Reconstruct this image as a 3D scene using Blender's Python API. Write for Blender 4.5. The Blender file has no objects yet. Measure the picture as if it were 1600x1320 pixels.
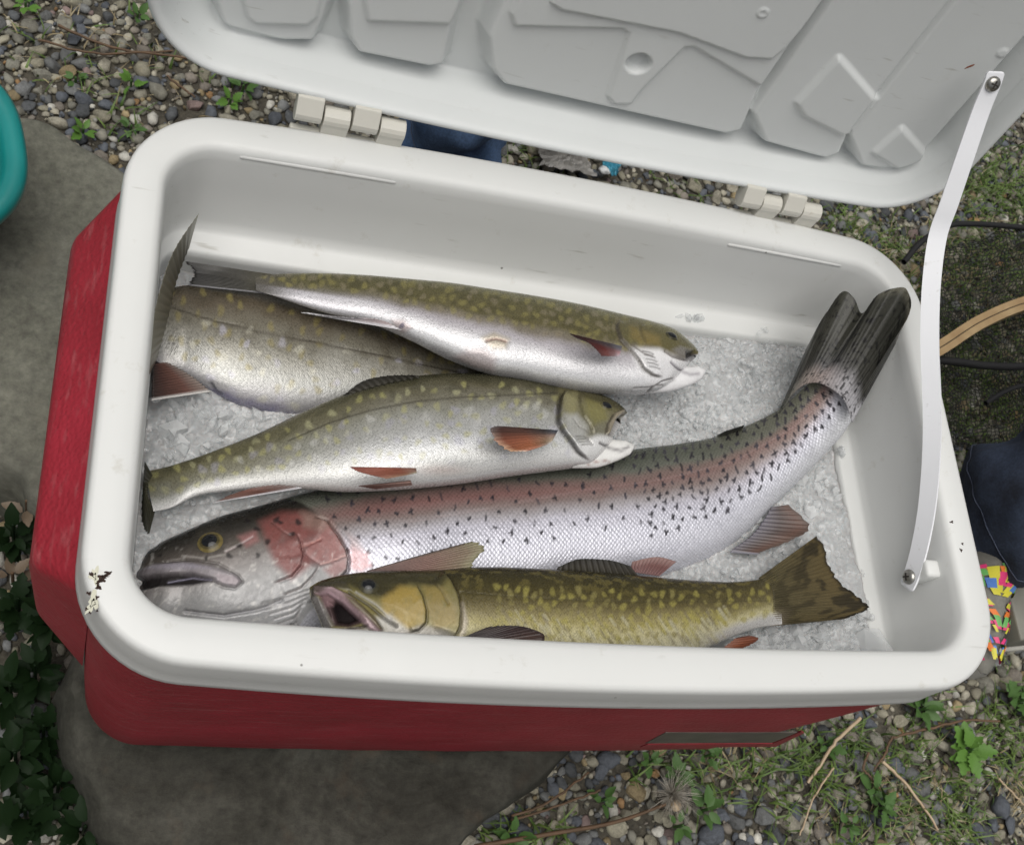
import bpy, bmesh, math, random
import numpy as np
from mathutils import Vector, Matrix, noise as mnoise

random.seed(7)
rng = np.random.default_rng(7)
SC = bpy.context.scene
COL = SC.collection

# ---------------------------------------------------------------- camera, world, sun, exposure
R0 = 0.38                                   # height of the cooler's rim above the gravel
F_PX, CX, CY = 1787.04, 800.0, 660.0        # lens of the photograph in its own pixels (1600 x 1320)
CAM_C = np.array([0.00103, -0.10869, 0.46812 + R0])
CAM_R = np.array([[0.93507407, -0.04743473, 0.35126404],
                  [0.10449715, -0.91006778, -0.4010698],
                  [0.33869872, 0.41173606, -0.84602399]])
cam_d = bpy.data.cameras.new('camera')
cam = bpy.data.objects.new('camera', cam_d)
COL.objects.link(cam)
cam_d.sensor_width = 36.0
cam_d.lens = F_PX / 1600 * 36
cam_d.clip_start = 0.01
cam_d.clip_end = 200
cam_d.dof.use_dof = True
cam_d.dof.focus_distance = 0.56
cam_d.dof.aperture_fstop = 40.0
cam.matrix_world = Matrix(((CAM_R[0][0], -CAM_R[1][0], -CAM_R[2][0], CAM_C[0]),
                           (CAM_R[0][1], -CAM_R[1][1], -CAM_R[2][1], CAM_C[1]),
                           (CAM_R[0][2], -CAM_R[1][2], -CAM_R[2][2], CAM_C[2]),
                           (0, 0, 0, 1)))
SC.camera = cam

SUN_EL, SUN_AZ = math.radians(80), math.radians(-135)    # azimuth from +Y, clockwise: light from the left and a little behind
world = bpy.data.worlds.new('World')
SC.world = world
world.use_nodes = True
wn = world.node_tree
bg = wn.nodes['Background']
sky = wn.nodes.new('ShaderNodeTexSky')
sky.sky_type = 'NISHITA'
sky.sun_disc = False
sky.sun_elevation = SUN_EL
sky.sun_rotation = SUN_AZ
sky.air_density = 1.0
sky.dust_density = 6.0
sky.ozone_density = 1.0
hsv = wn.nodes.new('ShaderNodeHueSaturation')           # cloud cover takes the blue out of the sky
hsv.inputs['Saturation'].default_value = 0.22
wn.links.new(sky.outputs[0], hsv.inputs['Color'])
wn.links.new(hsv.outputs[0], bg.inputs['Color'])
bg.inputs['Strength'].default_value = 0.05
sun_d = bpy.data.lights.new('sun', 'SUN')
sun_d.energy = 1.5
sun_d.angle = math.radians(62)
sun_d.color = (1.0, 0.97, 0.92)
sun = bpy.data.objects.new('sun', sun_d)
COL.objects.link(sun)
sdir = Vector((math.sin(SUN_AZ) * math.cos(SUN_EL), math.cos(SUN_AZ) * math.cos(SUN_EL), math.sin(SUN_EL)))
sun.rotation_euler = (-sdir).to_track_quat('-Z', 'Y').to_euler()
sun.location = sdir * 5
SC.view_settings.view_transform = 'Standard'
SC.view_settings.look = 'None'
SC.view_settings.gamma = 1.0
SC.view_settings.exposure = 0.59
SC.view_settings.use_curve_mapping = False
SC.cycles.max_bounces = 8
SC.cycles.transparent_max_bounces = 8
SC.cycles.caustics_reflective = False
SC.cycles.caustics_refractive = False


# ---------------------------------------------------------------- helpers
def ray(p):
    return CAM_R.T @ np.array([(p[0] - CX) / F_PX, (p[1] - CY) / F_PX, 1.0])


def at(p, z, axis=2):
    """Place in the world that the photograph shows at pixel p, on the plane z (heights are relative to the rim)."""
    v = z + R0 if axis == 2 else z
    d = ray(p)
    k = (v - CAM_C[axis]) / d[axis]
    return CAM_C + k * d


def project(P):
    c = (P - CAM_C) @ CAM_R.T
    return np.stack([c[:, 0] / c[:, 2] * F_PX + CX, c[:, 1] / c[:, 2] * F_PX + CY], 1)


def hexc(h, g=1.0):
    v = [int(h[i:i + 2], 16) / 255 for i in (0, 2, 4)]
    return np.array([(x / 12.92 if x <= 0.04045 else ((x + 0.055) / 1.055) ** 2.4) * g for x in v])


def sstep(a, b, x):
    t = np.clip((x - a) / (b - a), 0, 1)
    return t * t * (3 - 2 * t)


def vnoise(x, y, seed=0):
    """Smooth value noise, about -1..1."""
    def h(i, j):
        n = (i * 374761393 + j * 668265263 + seed * 1442695041) & 0xffffffff
        n = ((n ^ (n >> 13)) * 1274126177) & 0xffffffff
        return ((n ^ (n >> 16)) & 0xffff) / 32767.5 - 1
    xi, yi = np.floor(x).astype(np.int64), np.floor(y).astype(np.int64)
    u, v = x - xi, y - yi
    u, v = u * u * (3 - 2 * u), v * v * (3 - 2 * v)
    return (h(xi, yi) * (1 - u) + h(xi + 1, yi) * u) * (1 - v) + (h(xi, yi + 1) * (1 - u) + h(xi + 1, yi + 1) * u) * v


def fbm(x, y, seed=0, o=4):
    s, a = 0, 0.55
    for k in range(o):
        s = s + a * vnoise(x * 2 ** k, y * 2 ** k, seed + k * 17)
        a *= 0.5
    return s


def mesh_np(name, V, faces, smooth=True):
    """faces: list of index arrays (n,3) / (n,4) or plain lists."""
    me = bpy.data.meshes.new(name)
    V = np.asarray(V, dtype=np.float32)
    if isinstance(faces, np.ndarray):
        faces = [faces]
    if faces and isinstance(faces[0], np.ndarray) and faces[0].ndim == 2:
        loops = np.concatenate([f.ravel() for f in faces]).astype(np.int32)
        sizes = np.concatenate([np.full(len(f), f.shape[1], dtype=np.int32) for f in faces])
    else:
        loops = np.array([i for f in faces for i in f], dtype=np.int32)
        sizes = np.array([len(f) for f in faces], dtype=np.int32)
    me.vertices.add(len(V))
    me.vertices.foreach_set('co', V.ravel())
    me.loops.add(len(loops))
    me.loops.foreach_set('vertex_index', loops)
    me.polygons.add(len(sizes))
    starts = np.concatenate([[0], np.cumsum(sizes)[:-1]]).astype(np.int32)
    me.polygons.foreach_set('loop_start', starts)
    me.polygons.foreach_set('loop_total', sizes)
    me.update(calc_edges=True)
    me.validate()
    me.polygons.foreach_set('use_smooth', np.full(len(me.polygons), smooth, dtype=bool))
    me.update()
    return me


def link(name, me, mat=None, parent=None, **props):
    o = bpy.data.objects.new(name, me)
    COL.objects.link(o)
    if mat is not None and me is not None:
        me.materials.append(mat)
    if parent is not None:
        o.parent = parent
        o.matrix_parent_inverse = Matrix.Translation(-parent.location)
    for k, v in props.items():
        o[k] = v
    return o


def thing(name, label, cat, loc, group=None):
    o = bpy.data.objects.new(name, None)
    COL.objects.link(o)
    o.empty_display_size = 0.02
    o.location = loc
    o['label'], o['category'] = label, cat
    if group:
        o['group'] = group
    return o


def tag(o, label, cat, group=None):
    o['label'], o['category'] = label, cat
    if group:
        o['group'] = group
    return o


def set_col(me, C, name='Col'):
    a = me.color_attributes.new(name, 'FLOAT_COLOR', 'POINT')
    C = np.asarray(C, dtype=np.float32)
    if C.shape[1] == 3:
        C = np.concatenate([C, np.ones((len(C), 1), np.float32)], 1)
    a.data.foreach_set('color', C.ravel())


def set_val(me, vals, name):
    a = me.attributes.new(name, 'FLOAT', 'POINT')
    a.data.foreach_set('value', np.asarray(vals, dtype=np.float32).ravel())


def set_vec2(me, UV, name):
    a = me.attributes.new(name, 'FLOAT_VECTOR', 'POINT')
    V = np.concatenate([UV, np.zeros((len(UV), 1))], 1).astype(np.float32)
    a.data.foreach_set('vector', V.ravel())


def grid_faces(nu, nv, wrap_v=False, flip=False):
    """Vertex index = i*nv + j."""
    i, j = np.meshgrid(np.arange(nu - 1), np.arange(nv if wrap_v else nv - 1), indexing='ij')
    j2 = (j + 1) % nv
    f = np.stack([i * nv + j, (i + 1) * nv + j, (i + 1) * nv + j2, i * nv + j2], -1).reshape(-1, 4)
    return f[:, ::-1] if flip else f


def cr(xs, ys, x):
    """Monotone-ish cubic (PCHIP style) through knots xs, ys (k or k,d)."""
    xs, ys = np.asarray(xs, float), np.asarray(ys, float)
    one = ys.ndim == 1
    if one:
        ys = ys[:, None]
    h = np.diff(xs)[:, None]
    dl = np.diff(ys, axis=0) / h
    m = np.zeros_like(ys)
    m[1:-1] = (dl[:-1] * h[1:] + dl[1:] * h[:-1]) / (h[1:] + h[:-1])
    m[0], m[-1] = dl[0], dl[-1]
    k = np.clip(np.searchsorted(xs, x) - 1, 0, len(xs) - 2)
    hh = (xs[k + 1] - xs[k])[:, None]
    t = ((x - xs[k]) / hh[:, 0])[:, None]
    r = (2 * t**3 - 3 * t**2 + 1) * ys[k] + (t**3 - 2 * t**2 + t) * hh * m[k] + (-2 * t**3 + 3 * t**2) * ys[k + 1] + (t**3 - t**2) * hh * m[k + 1]
    return r[:, 0] if one else r


def poly_dist(P, L):
    """Distance of points P to the polyline L and the side (+ left of travel in an x-right, y-down picture is -)."""
    L = np.asarray(L, float)
    best = np.full(len(P), 1e9)
    side = np.zeros(len(P))
    par = np.zeros(len(P))
    n = len(L) - 1
    for k in range(n):
        a, b = L[k], L[k + 1]
        ab = b - a
        t = np.clip(((P - a) @ ab) / (ab @ ab + 1e-9), 0, 1)
        q = a + t[:, None] * ab
        d = np.hypot(P[:, 0] - q[:, 0], P[:, 1] - q[:, 1])
        m = d < best
        best[m] = d[m]
        cr_ = ab[0] * (P[:, 1] - a[1]) - ab[1] * (P[:, 0] - a[0])
        side[m] = np.sign(cr_[m])
        par[m] = (k + t[m]) / n
    return best, side, par


def inside(P, L):
    L = np.asarray(L, float)
    c = np.zeros(len(P), bool)
    for k in range(len(L)):
        a, b = L[k], L[(k + 1) % len(L)]
        cond = (a[1] > P[:, 1]) != (b[1] > P[:, 1])
        xx = (b[0] - a[0]) * (P[:, 1] - a[1]) / (b[1] - a[1] + 1e-12) + a[0]
        c ^= cond & (P[:, 0] < xx)
    return c


def region(P, L, feather):
    """1 inside the polygon, falling to 0 over the feather."""
    L2 = list(L) + [L[0]]
    d, _, _ = poly_dist(P, L2)
    s = np.where(inside(P, L), d, -d)
    return sstep(-feather, feather, s)


# ---------------------------------------------------------------- materials
def new_mat(name):
    m = bpy.data.materials.new(name)
    m.use_nodes = True
    nt = m.node_tree
    return m, nt, nt.nodes['Principled BSDF'], nt.nodes, nt.links


def N(nt, kind, **kw):
    n = nt.nodes.new('ShaderNode' + kind)
    for k, v in kw.items():
        if k in n.inputs.keys():
            n.inputs[k].default_value = v
        else:
            setattr(n, k, v)
    return n


def ramp(nt, stops, interp='LINEAR'):
    n = nt.nodes.new('ShaderNodeValToRGB')
    n.color_ramp.interpolation = interp
    e = n.color_ramp.elements
    while len(e) > 1:
        e.remove(e[-1])
    for i, (p, c) in enumerate(stops):
        x = e[0] if i == 0 else e.new(p)
        x.position = p
        x.color = (*c, 1) if len(c) == 3 else c
    return n


def mix(nt, fac, a, b, mode='MIX'):
    n = nt.nodes.new('ShaderNodeMix')
    n.data_type = 'RGBA'
    n.blend_type = mode
    for sock, v in ((n.inputs[0], fac), (n.inputs[6], a), (n.inputs[7], b)):
        if hasattr(v, 'is_output'):
            nt.links.new(v, sock)
        elif isinstance(v, (int, float)):
            sock.default_value = v
        else:
            sock.default_value = (*v, 1)
    return n.outputs[2]


def simple_mat(name, col, rough=0.5, var=0.12, scale=30.0, bump=0.0, bscale=200.0, spec=0.5, metallic=0.0, coat=0.0, col2=None, bdist=0.001, detail=4):
    m, nt, b, _, L = new_mat(name)
    tc = N(nt, 'TexCoord')
    nz = N(nt, 'TexNoise', Scale=scale, Detail=detail, Roughness=0.6)
    L.new(tc.outputs['Object'], nz.inputs['Vector'])
    c = np.array(col)
    lo = np.array(col2) if col2 is not None else c * (1 - var * 2)
    r = ramp(nt, [(0.3, tuple(lo)), (0.65, tuple(c))])
    L.new(nz.outputs['Fac'], r.inputs['Fac'])
    L.new(r.outputs['Color'], b.inputs['Base Color'])
    b.inputs['Roughness'].default_value = rough
    b.inputs['Specular IOR Level'].default_value = spec
    b.inputs['Metallic'].default_value = metallic
    b.inputs['Coat Weight'].default_value = coat
    if bump:
        n2 = N(nt, 'TexNoise', Scale=bscale, Detail=3.0)
        L.new(tc.outputs['Object'], n2.inputs['Vector'])
        bp = N(nt, 'Bump', Strength=bump, Distance=bdist)
        L.new(n2.outputs['Fac'], bp.inputs['Height'])
        L.new(bp.outputs['Normal'], b.inputs['Normal'])
    return m


def plastic_mat(name, col, rough=0.38, grime=(0.35, 0.32, 0.24), amount=0.25, speck=True, bump=0.05):
    """Used white plastic: faint mottling, scuffs, small dark specks."""
    m, nt, b, _, L = new_mat(name)
    tc = N(nt, 'TexCoord')
    n1 = N(nt, 'TexNoise', Scale=9.0, Detail=6.0, Roughness=0.65)
    n2 = N(nt, 'TexNoise', Scale=70.0, Detail=5.0, Roughness=0.7)
    vo = N(nt, 'TexVoronoi', Scale=42.0, Randomness=1.0)
    for n in (n1, n2, vo):
        L.new(tc.outputs['Object'], n.inputs['Vector'])
    r1 = ramp(nt, [(0.35, (0, 0, 0)), (0.75, (1, 1, 1))])
    L.new(n1.outputs['Fac'], r1.inputs['Fac'])
    c1 = mix(nt, r1.outputs['Color'], tuple(np.array(col) * 0.965), col)
    r2 = ramp(nt, [(0.62, (0, 0, 0)), (0.80, (1, 1, 1))])
    L.new(n2.outputs['Fac'], r2.inputs['Fac'])
    mul = N(nt, 'Math', operation='MULTIPLY')
    mul.inputs[1].default_value = amount
    L.new(r2.outputs['Color'], mul.inputs[0])
    c2 = mix(nt, mul.outputs[0], c1, grime)
    if speck:
        r3 = ramp(nt, [(0.022, (1, 1, 1)), (0.035, (0, 0, 0))])
        L.new(vo.outputs['Distance'], r3.inputs['Fac'])
        sp = N(nt, 'SeparateColor')
        L.new(vo.outputs['Color'], sp.inputs[0])
        gt = N(nt, 'Math', operation='GREATER_THAN')
        gt.inputs[1].default_value = 0.55
        L.new(sp.outputs[0], gt.inputs[0])
        mm = N(nt, 'Math', operation='MULTIPLY')
        L.new(r3.outputs['Color'], mm.inputs[0])
        L.new(gt.outputs[0], mm.inputs[1])
        m3 = N(nt, 'Math', operation='MULTIPLY')
        m3.inputs[1].default_value = 0.75
        L.new(mm.outputs[0], m3.inputs[0])
        c2 = mix(nt, m3.outputs[0], c2, (0.05, 0.045, 0.035))
    # short scuffs running along the long side
    mp = N(nt, 'Mapping')
    mp.inputs['Scale'].default_value = (45, 260, 260)
    mp.inputs['Rotation'].default_value = (0, 0, 0.35)
    n5 = N(nt, 'TexNoise', Scale=1.0, Detail=2.0, Roughness=0.5)
    L.new(tc.outputs['Object'], mp.inputs['Vector'])
    L.new(mp.outputs[0], n5.inputs['Vector'])
    n6 = N(nt, 'TexNoise', Scale=16.0, Detail=3.0)
    L.new(tc.outputs['Object'], n6.inputs['Vector'])
    r5 = ramp(nt, [(0.66, (0, 0, 0)), (0.76, (0.6, 0.6, 0.6))])
    r6 = ramp(nt, [(0.52, (0, 0, 0)), (0.66, (1, 1, 1))])
    L.new(n5.outputs['Fac'], r5.inputs['Fac'])
    L.new(n6.outputs['Fac'], r6.inputs['Fac'])
    m5 = N(nt, 'Math', operation='MULTIPLY')
    L.new(r5.outputs['Color'], m5.inputs[0])
    L.new(r6.outputs['Color'], m5.inputs[1])
    c2 = mix(nt, m5.outputs[0], c2, (0.33, 0.32, 0.28))
    L.new(c2, b.inputs['Base Color'])
    rr = ramp(nt, [(0.3, (rough - 0.05,) * 3), (0.7, (rough + 0.12,) * 3)])
    L.new(n2.outputs['Fac'], rr.inputs['Fac'])
    L.new(rr.outputs['Color'], b.inputs['Roughness'])
    b.inputs['Specular IOR Level'].default_value = 0.4
    b.inputs['Subsurface Weight'].default_value = 0.0
    bp = N(nt, 'Bump', Strength=bump, Distance=0.0006)
    L.new(n1.outputs['Fac'], bp.inputs['Height'])
    L.new(bp.outputs['Normal'], b.inputs['Normal'])
    return m


M_RIM = plastic_mat('cream_white_plastic', (0.635, 0.642, 0.628), amount=0.42)
M_LID = plastic_mat('lid_white_plastic', (0.66, 0.68, 0.675), amount=0.12)
M_HINGE = plastic_mat('hinge_plastic', (0.60, 0.585, 0.525), amount=0.9)
M_STRAP = plastic_mat('strap_white_plastic', (0.80, 0.81, 0.84), rough=0.32, amount=0.08)
M_STAIN = simple_mat('brown_mud', (0.030, 0.012, 0.006), rough=0.8, bump=0.4)
M_RUST = simple_mat('rust_mark', (0.30, 0.10, 0.05), rough=0.8)
M_STEEL = simple_mat('screw_steel', (0.42, 0.41, 0.38), rough=0.28, metallic=0.9, var=0.2, scale=400)
M_SLOT = simple_mat('screw_recess', (0.05, 0.045, 0.04), rough=0.6, metallic=0.5)
M_YSTAIN = simple_mat('yellow_stain', (0.57, 0.565, 0.45), rough=0.5)


def red_mat():
    m, nt, b, _, L = new_mat('red_grained_plastic')
    tc = N(nt, 'TexCoord')
    n1 = N(nt, 'TexNoise', Scale=14.0, Detail=5.0, Roughness=0.6)
    vo = N(nt, 'TexVoronoi', Scale=420.0, feature='SMOOTH_F1')
    n2 = N(nt, 'TexNoise', Scale=160.0, Detail=4.0, Roughness=0.7)
    mp = N(nt, 'Mapping')
    mp.inputs['Scale'].default_value = (25, 60, 300)
    n3 = N(nt, 'TexNoise', Scale=1.0, Detail=3.0)
    L.new(tc.outputs['Object'], mp.inputs['Vector'])
    L.new(mp.outputs[0], n3.inputs['Vector'])
    for n in (n1, vo, n2):
        L.new(tc.outputs['Object'], n.inputs['Vector'])
    r = ramp(nt, [(0.3, (0.24, 0.016, 0.025)), (0.7, (0.36, 0.024, 0.042))])
    L.new(n1.outputs['Fac'], r.inputs['Fac'])
    r3 = ramp(nt, [(0.56, (0, 0, 0)), (0.80, (0.30, 0.30, 0.30))])
    L.new(n3.outputs['Fac'], r3.inputs['Fac'])
    c = mix(nt, r3.outputs['Color'], r.outputs['Color'], (0.45, 0.22, 0.22))
    L.new(c, b.inputs['Base Color'])
    b.inputs['Roughness'].default_value = 0.48
    b.inputs['Specular IOR Level'].default_value = 0.4
    ad = N(nt, 'Math', operation='ADD')
    L.new(vo.outputs['Distance'], ad.inputs[0])
    L.new(n2.outputs['Fac'], ad.inputs[1])
    bp = N(nt, 'Bump', Strength=0.6, Distance=0.0008)
    L.new(ad.outputs[0], bp.inputs['Height'])
    L.new(bp.outputs['Normal'], b.inputs['Normal'])
    return m


M_RED = red_mat()

# ---------------------------------------------------------------- the setting: ground
PSX = 12.0


def soil_mat():
    m, nt, b, _, L = new_mat('dark_soil')
    tc = N(nt, 'TexCoord')
    n1 = N(nt, 'TexNoise', Scale=18.0, Detail=8.0, Roughness=0.7)
    n2 = N(nt, 'TexNoise', Scale=180.0, Detail=5.0, Roughness=0.7)
    for n in (n1, n2):
        L.new(tc.outputs['Object'], n.inputs['Vector'])
    r = ramp(nt, [(0.3, (0.045, 0.040, 0.030)), (0.55, (0.085, 0.077, 0.060)), (0.8, (0.14, 0.13, 0.105))])
    L.new(n1.outputs['Fac'], r.inputs['Fac'])
    r2 = ramp(nt, [(0.35, (0.5, 0.5, 0.5)), (0.7, (1.3, 1.28, 1.22))])
    L.new(n2.outputs['Fac'], r2.inputs['Fac'])
    L.new(mix(nt, 1.0, r.outputs['Color'], r2.outputs['Color'], 'MULTIPLY'), b.inputs['Base Color'])
    b.inputs['Roughness'].default_value = 0.95
    bp = N(nt, 'Bump', Strength=0.8, Distance=0.004)
    L.new(n2.outputs['Fac'], bp.inputs['Height'])
    L.new(bp.outputs['Normal'], b.inputs['Normal'])
    return m


M_SOIL = soil_mat()
gx = np.concatenate([np.linspace(-PSX, -0.5, 12)[:-1], np.linspace(-0.5, 1.5, 120), np.linspace(1.5, PSX, 12)[1:]])
gy = np.concatenate([np.linspace(-PSX, -0.4, 12)[:-1], np.linspace(-0.4, 1.3, 100), np.linspace(1.3, PSX, 12)[1:]])
GX, GY = np.meshgrid(gx, gy, indexing='ij')
GZ = 0.006 * fbm(GX * 7, GY * 7, 3)
ground = link('ground', mesh_np('ground', np.stack([GX, GY, GZ], -1).reshape(-1, 3), grid_faces(len(gx), len(gy))), M_SOIL, kind='structure')


# ---------------------------------------------------------------- stones under the cooler
def stone_mat(name, a, bcol, dark, lich):
    m, nt, b, _, L = new_mat(name)
    tc = N(nt, 'TexCoord')
    n1 = N(nt, 'TexNoise', Scale=11.0, Detail=7.0, Roughness=0.68, Distortion=0.6)
    n2 = N(nt, 'TexNoise', Scale=130.0, Detail=6.0, Roughness=0.75)
    n3 = N(nt, 'TexNoise', Scale=24.0, Detail=5.0, Roughness=0.6)
    n4 = N(nt, 'TexNoise', Scale=5.0, Detail=4.0)
    for n in (n1, n2, n3, n4):
        L.new(tc.outputs['Object'], n.inputs['Vector'])
    r1 = ramp(nt, [(0.32, dark), (0.5, a), (0.72, bcol)])
    L.new(n1.outputs['Fac'], r1.inputs['Fac'])
    r2 = ramp(nt, [(0.30, (0.62, 0.62, 0.62)), (0.70, (1.32, 1.32, 1.30))])
    L.new(n2.outputs['Fac'], r2.inputs['Fac'])
    c = mix(nt, 1.0, r1.outputs['Color'], r2.outputs['Color'], 'MULTIPLY')
    r3 = ramp(nt, [(0.56, (0, 0, 0)), (0.72, (0.6, 0.6, 0.6))])
    L.new(n3.outputs['Fac'], r3.inputs['Fac'])
    c = mix(nt, r3.outputs['Color'], c, lich)
    r4 = ramp(nt, [(0.62, (0, 0, 0)), (0.7, (0.7, 0.7, 0.7))])
    L.new(n4.outputs['Fac'], r4.inputs['Fac'])
    c = mix(nt, r4.outputs['Color'], c, tuple(np.array(dark) * 0.7))
    L.new(c, b.inputs['Base Color'])
    b.inputs['Roughness'].default_value = 0.85
    b.inputs['Specular IOR Level'].default_value = 0.25
    ad = N(nt, 'Math', operation='ADD')
    L.new(n2.outputs['Fac'], ad.inputs[0])
    L.new(n1.outputs['Fac'], ad.inputs[1])
    bp = N(nt, 'Bump', Strength=0.5, Distance=0.003)
    L.new(ad.outputs[0], bp.inputs['Height'])
    L.new(bp.outputs['Normal'], b.inputs['Normal'])
    return m


def slab(name, outline, ztop, mat, label, drop=0.02, seed=1, rough=0.004, nr=26):
    """A flat boulder: closed outline (x, y), top at ztop, sides rounding down into the ground."""
    O = np.array(outline, float)
    n = len(O)
    t = np.arange(n + 1)
    tt = np.linspace(0, n, 240, endpoint=False)
    Oc = np.vstack([O[-2:], O, O[:3]])
    P = cr(np.arange(-2, n + 3), Oc, tt)
    c = P.mean(0)
    V, rings = [], []
    prof = [(1.035, -0.09, 1), (1.03, -0.06, 1), (1.015, -0.03, 1), (1.0, -0.012, 1), (0.975, -0.003, 1)] + [(0.95 * (1 - k / nr), 0.0, 0) for k in range(nr)]
    ang = np.arctan2(P[:, 1] - c[1], P[:, 0] - c[0])
    for s, dz, side in prof:
        q = c + (P - c) * s
        z = np.full(len(q), ztop + dz)
        w = 1.0 if dz > -0.05 else 0.4
        z = z + w * rough * fbm(q[:, 0] * 16, q[:, 1] * 16, seed) + w * 0.7 * rough * fbm(q[:, 0] * 60, q[:, 1] * 60, seed + 5)
        jit = 0.006 * fbm(np.cos(ang) * 5 + dz * 20, np.sin(ang) * 5 + dz * 9, seed + 9) * (1 if side else 0.2)
        q = q + jit[:, None] * (P - c) / np.linalg.norm(P - c, axis=1)[:, None]
        V.append(np.column_stack([q, z]))
    V = np.concatenate(V)
    V[V[:, 2] < -0.01, 2] = -0.01
    n_ = len(P)
    V = np.vstack([V, [[c[0], c[1], V[-n_:, 2].mean()]]])
    j = np.arange(n_)
    cap = np.stack([(len(prof) - 1) * n_ + j, (len(prof) - 1) * n_ + (j + 1) % n_, np.full(n_, len(V) - 1)], 1)
    me = mesh_np(name, V, [grid_faces(len(prof), n_, wrap_v=True, flip=True), cap[:, ::-1][:, ::-1]])
    o = link(name, me, mat)
    tag(o, label, 'stone')
    return o


Z_ST = R0 - 0.292
M_ST1 = stone_mat('brown_grey_stone', (0.050, 0.049, 0.040), (0.085, 0.083, 0.070), (0.024, 0.023, 0.018), (0.085, 0.062, 0.042))  # stone colours darkened to hold the shadow cast over this boulder
M_ST2 = stone_mat('grey_green_stone', (0.150, 0.150, 0.122), (0.185, 0.184, 0.155), (0.10, 0.099, 0.08), (0.16, 0.153, 0.12))
st1 = [at(p, -0.292)[:2] for p in [(100, 1045), (96, 1090), (108, 1165), (140, 1250), (178, 1320)]]
st1 += [(0.06, -0.10), (0.13, -0.14), (0.20, -0.12)]
st1 += [at(p, -0.292)[:2] for p in [(735, 1322), (800, 1260), (890, 1190)]]
st1 += [(0.375, 0.05), (0.37, 0.12), (0.28, 0.17), (0.14, 0.16), (0.03, 0.12)]
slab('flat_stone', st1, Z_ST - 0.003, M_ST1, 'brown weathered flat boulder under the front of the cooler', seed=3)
st2 = [at(p, -0.296)[:2] for p in [(55, 175), (120, 215), (200, 262)]]
st2 += [(0.08, 0.42), (0.22, 0.40), (0.30, 0.30), (0.26, 0.215), (0.12, 0.20), (0.02, 0.178)]
st2 += [at(p, -0.296)[:2] for p in [(60, 792), (0, 735)]]
st2 += [(-0.16, 0.20), (-0.22, 0.30), (-0.20, 0.42), (-0.14, 0.47)]
slab('flat_stone', st2, Z_ST - 0.004, M_ST2, 'smooth grey green stone slab below the teal tub', seed=8, rough=0.003)

# ---------------------------------------------------------------- the cooler
LX, WY = 0.46, 0.2667
hx, hy = LX / 2, WY / 2
RC = 0.044


def rrect(d, bow, r=RC, n_side=34, n_c=14):
    """Rounded rectangle inset by d with bowed long sides, counter-clockwise, centred; returns (n,2)."""
    ax, ay = hx - d, hy - d
    rr = max(r - d, 0.012)
    pts = []
    def arc(cx_, cy_, a0):
        for k in range(n_c):
            a = a0 + (math.pi / 2) * k / n_c
            pts.append((cx_ + rr * math.cos(a), cy_ + rr * math.sin(a)))
    def seg(p, q, n):
        for k in range(n):
            pts.append((p[0] + (q[0] - p[0]) * k / n, p[1] + (q[1] - p[1]) * k / n))
    arc(ax - rr, -ay + rr, -math.pi / 2)
    seg((ax, -ay + rr), (ax, ay - rr), n_side // 2)
    arc(ax - rr, ay - rr, 0)
    seg((ax - rr, ay), (-ax + rr, ay), n_side)
    arc(-ax + rr, ay - rr, math.pi / 2)
    seg((-ax, ay - rr), (-ax, -ay + rr), n_side // 2)
    arc(-ax + rr, -ay + rr, math.pi)
    seg((-ax + rr, -ay), (ax - rr, -ay), n_side)
    P = np.array(pts)
    P[:, 1] += bow * (1 - (P[:, 0] / hx) ** 2) * np.clip(P[:, 1] / ay, -1, 1)
    return P


def loft(profile, bowf, close_in=False, close_out=False, r=RC):
    rings = [np.column_stack([rrect(d, bowf(d), r), np.full(len(rrect(d, 0)), z)]) for d, z in profile]
    n = len(rings[0])
    V = np.concatenate(rings)
    F = [grid_faces(len(rings), n, wrap_v=True, flip=True)]
    caps = []
    if close_in:
        caps.append((V[(len(rings) - 1) * n:], True))
    if close_out:
        caps.append((V[:n], False))
    for ring, inner in caps:
        c = ring.mean(0)
        off = (len(rings) - 1) * n if inner else 0
        V = np.vstack([V, c])
        k = len(V) - 1
        i = np.arange(n)
        t = np.stack([off + i, off + (i + 1) % n, np.full(n, k)], 1)
        F.append(t if inner else t[:, ::-1])
    return V, F


cooler = thing('cooler', 'red and white picnic cooler with open lid full of fish and ice', 'cooler', (hx, hy, R0 - 0.29))
CEN = np.array([hx, hy, R0])
bow_liner = lambda d: float(np.interp(d, [0, 0.02, 0.03, 0.05], [0.009, 0.005, -0.001, -0.002]))
liner_prof = [(0.006, -0.024), (0.0045, -0.031), (0.002, -0.0328), (-0.0004, -0.0325), (-0.0014, -0.0310), (-0.0008, -0.0285), (-0.0004, -0.0180), (0.0, -0.0050), (0.0005, -0.0024), (0.0015, -0.0008),
              (0.0032, -0.0001), (0.010, 0.0), (0.0150, -0.0002), (0.0174, -0.0012), (0.0189, -0.0036), (0.0199, -0.0090), (0.0222, -0.025), (0.0255, -0.0515),
              (0.0272, -0.0568), (0.0292, -0.0588), (0.0385, -0.0598), (0.0400, -0.0612), (0.0407, -0.0645), (0.0415, -0.09), (0.044, -0.16), (0.048, -0.24), (0.056, -0.25)]
V, F = loft(liner_prof, bow_liner, close_in=True)
nper = (len(V) - 1) // len(liner_prof)
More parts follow.
